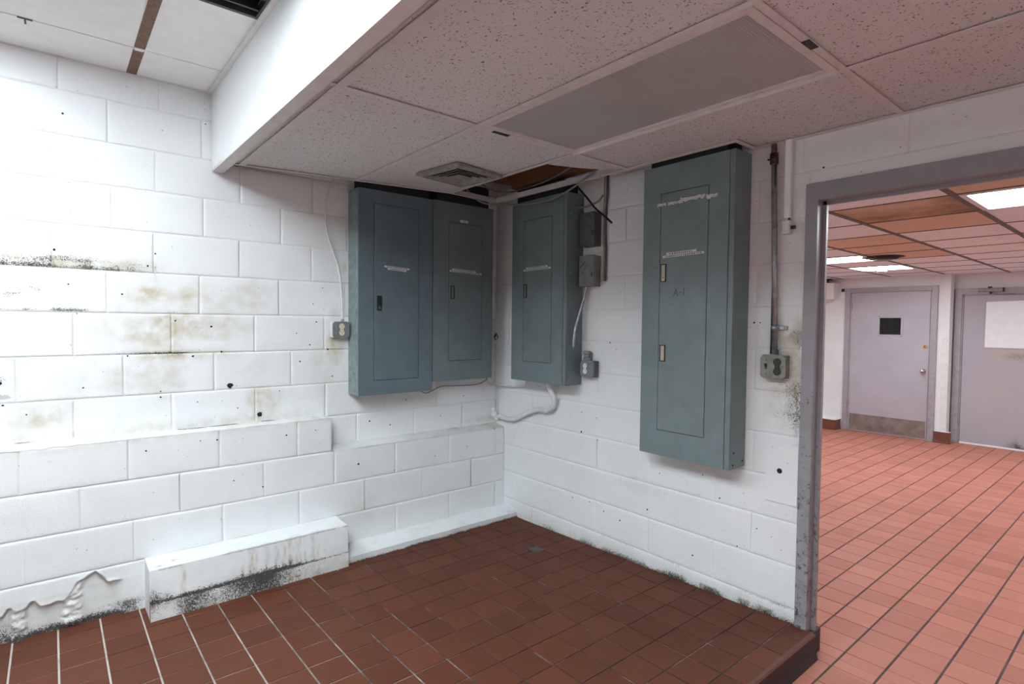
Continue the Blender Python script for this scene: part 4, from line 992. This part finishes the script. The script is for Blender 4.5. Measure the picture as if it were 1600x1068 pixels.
U, Z = grid(1.570, 2.533, ZF+.02, 1.798, .012, .012)
surface_mesh('door_face', [(U, Z, 0*U)], ['door_dirty'], lambda u, z, h: np.stack([XR-.0226-h, -u, z], 1), grime_door, parent=slab3)
b = MB(); b.box(XR-.030, XR-.0, -2.535, -1.568, ZF+.001, ZF+.022); b.build('threshold', 'drywall', D3)
# rubbed and dirty patches on that door
def patch_mesh(name, pts, mat, x, parent):
    b = MB(); b.prism([(x, y, z) for y, z in pts], (-.0006, 0, 0)); return b.build(name, mat, parent)
t = thing('door_closer', 'grey hydraulic closer arm at the top of the right mauve door', 'door closer', (XR-.052, -1.83, 1.872))
b = MB(); b.box(-.040, .0, -.125, .115, -.022, .022, .004); b.build('body', 'vent', t)
b = MB(); b.box(-.036, -.004, -.14, -.122, -.026, .026, .003); b.build('end_cap', 'latch_dark', t)
b = MB(); b.cyl((-.02, 0, .018), (-.02, 0, .042), .02, 16); b.build('valve_cap', 'latch_dark', t)
b = MB(); b.cyl((-.02, -.01, -.05), (-.02, -.01, -.02), .012, 12); b.build('spindle', 'latch_dark', t)
b = MB(); b.box(-.028, -.014, -.25, -.005, -.052, -.044); b.prism([(-.03, -.25, -.052), (-.03, -.235, -.052), (.02, -.17, -.058), (.02, -.19, -.058)], (0, 0, .008)); b.build('arm', 'vent', t)
b = MB(); b.prism([(0, -1.792, 1.722), (0, -1.79, 1.14), (0, -2.36, 1.14), (0, -2.36, 1.74)], (-.012, 0, 0), .003)
M['board'] = simple('board_white', (.80, .835, .88), .3, var=.03); o = b.build('whiteboard', 'board'); o.location.x = XR-.023; tag(o, 'blank white board fixed on the right mauve door', 'whiteboard')
# corner guard, cove tiles
b = MB(); b.box(XW-.004, XW, -1.462, -1.392, .03, 1.25, .001); b.box(XW-.004, XW+.10, -1.466, -1.462, .03, 1.25, .001); 
b.mat(1)
for z in (.06, .5, .9, 1.22): b.cyl((XW-.004, -1.45, z), (XW-.006, -1.45, z), .004, 8)
tag(b.build('corner_guard', ['tee_white', 'ink']), 'metal corner guard on the white wall end between the mauve doors', 'corner guard')
def cove(label, x0, x1, y0, y1, cap):
    t = thing('cove_tile_base', label, 'tile base', ((x0+x1)/2, (y0+y1)/2, ZF)); a, c = (x1-x0)/2, (y1-y0)/2
    b = MB(); b.box(-a, a, -c, c, 0, .145, .004); b.box(-a-.006, a, -c-.006, c+.006, 0, .02, .004); b.build('tiles', 'redtile', t)
    b = MB(); b.box(-a, a, -c, c, .145, .152, .002); b.build('mortar_cap', cap, t)
cove('dark red cove tile base at the foot of the wall end between the mauve doors', XW-.03, XW+.02, -1.515, -1.345, 'farwall')
cove('dark red cove tile base on the left of the door with a small window', XW-.20, XW, -.205, .9, 'block')


# white unit on the wall at the far left, thermostat
t = thing('wall_heater', 'white wall-hung unit at the far left of the next room, above the tile base', 'heater', (XW-.002, .05, 1.79))
b = MB(); b.prism([(0, -.165, 0), (-.16, -.165, 0), (-.20, -.185, .24), (0, -.185, .24)], (0, .40, 0), .012); b.build('body', 'whiteplastic', t)
b = MB(); b.tube([(-.08, -.13, .0), (-.09, -.12, -.03), (-.09, -.05, -.05), (-.09, .03, -.05)], .004); b.build('wire', 'brownwire', t)
b = MB(); b.box(-.12, -.04, -.10, .0, .285, .325, .004); b.box(-.09, -.07, -.06, -.04, .24, .29); b.build('bracket', 'black', t)
t = thing('thermostat', 'small white thermostat with a black top beside the door with a small window', 'thermostat', (XW, -.192, 1.80))
b = MB(); b.box(-.025, 0, -.03, .03, 0, .145, .004); b.build('body', 'whiteplastic', t)
b = MB(); b.box(-.028, -.002, -.022, .022, .098, .143, .003); b.build('display', 'black', t)
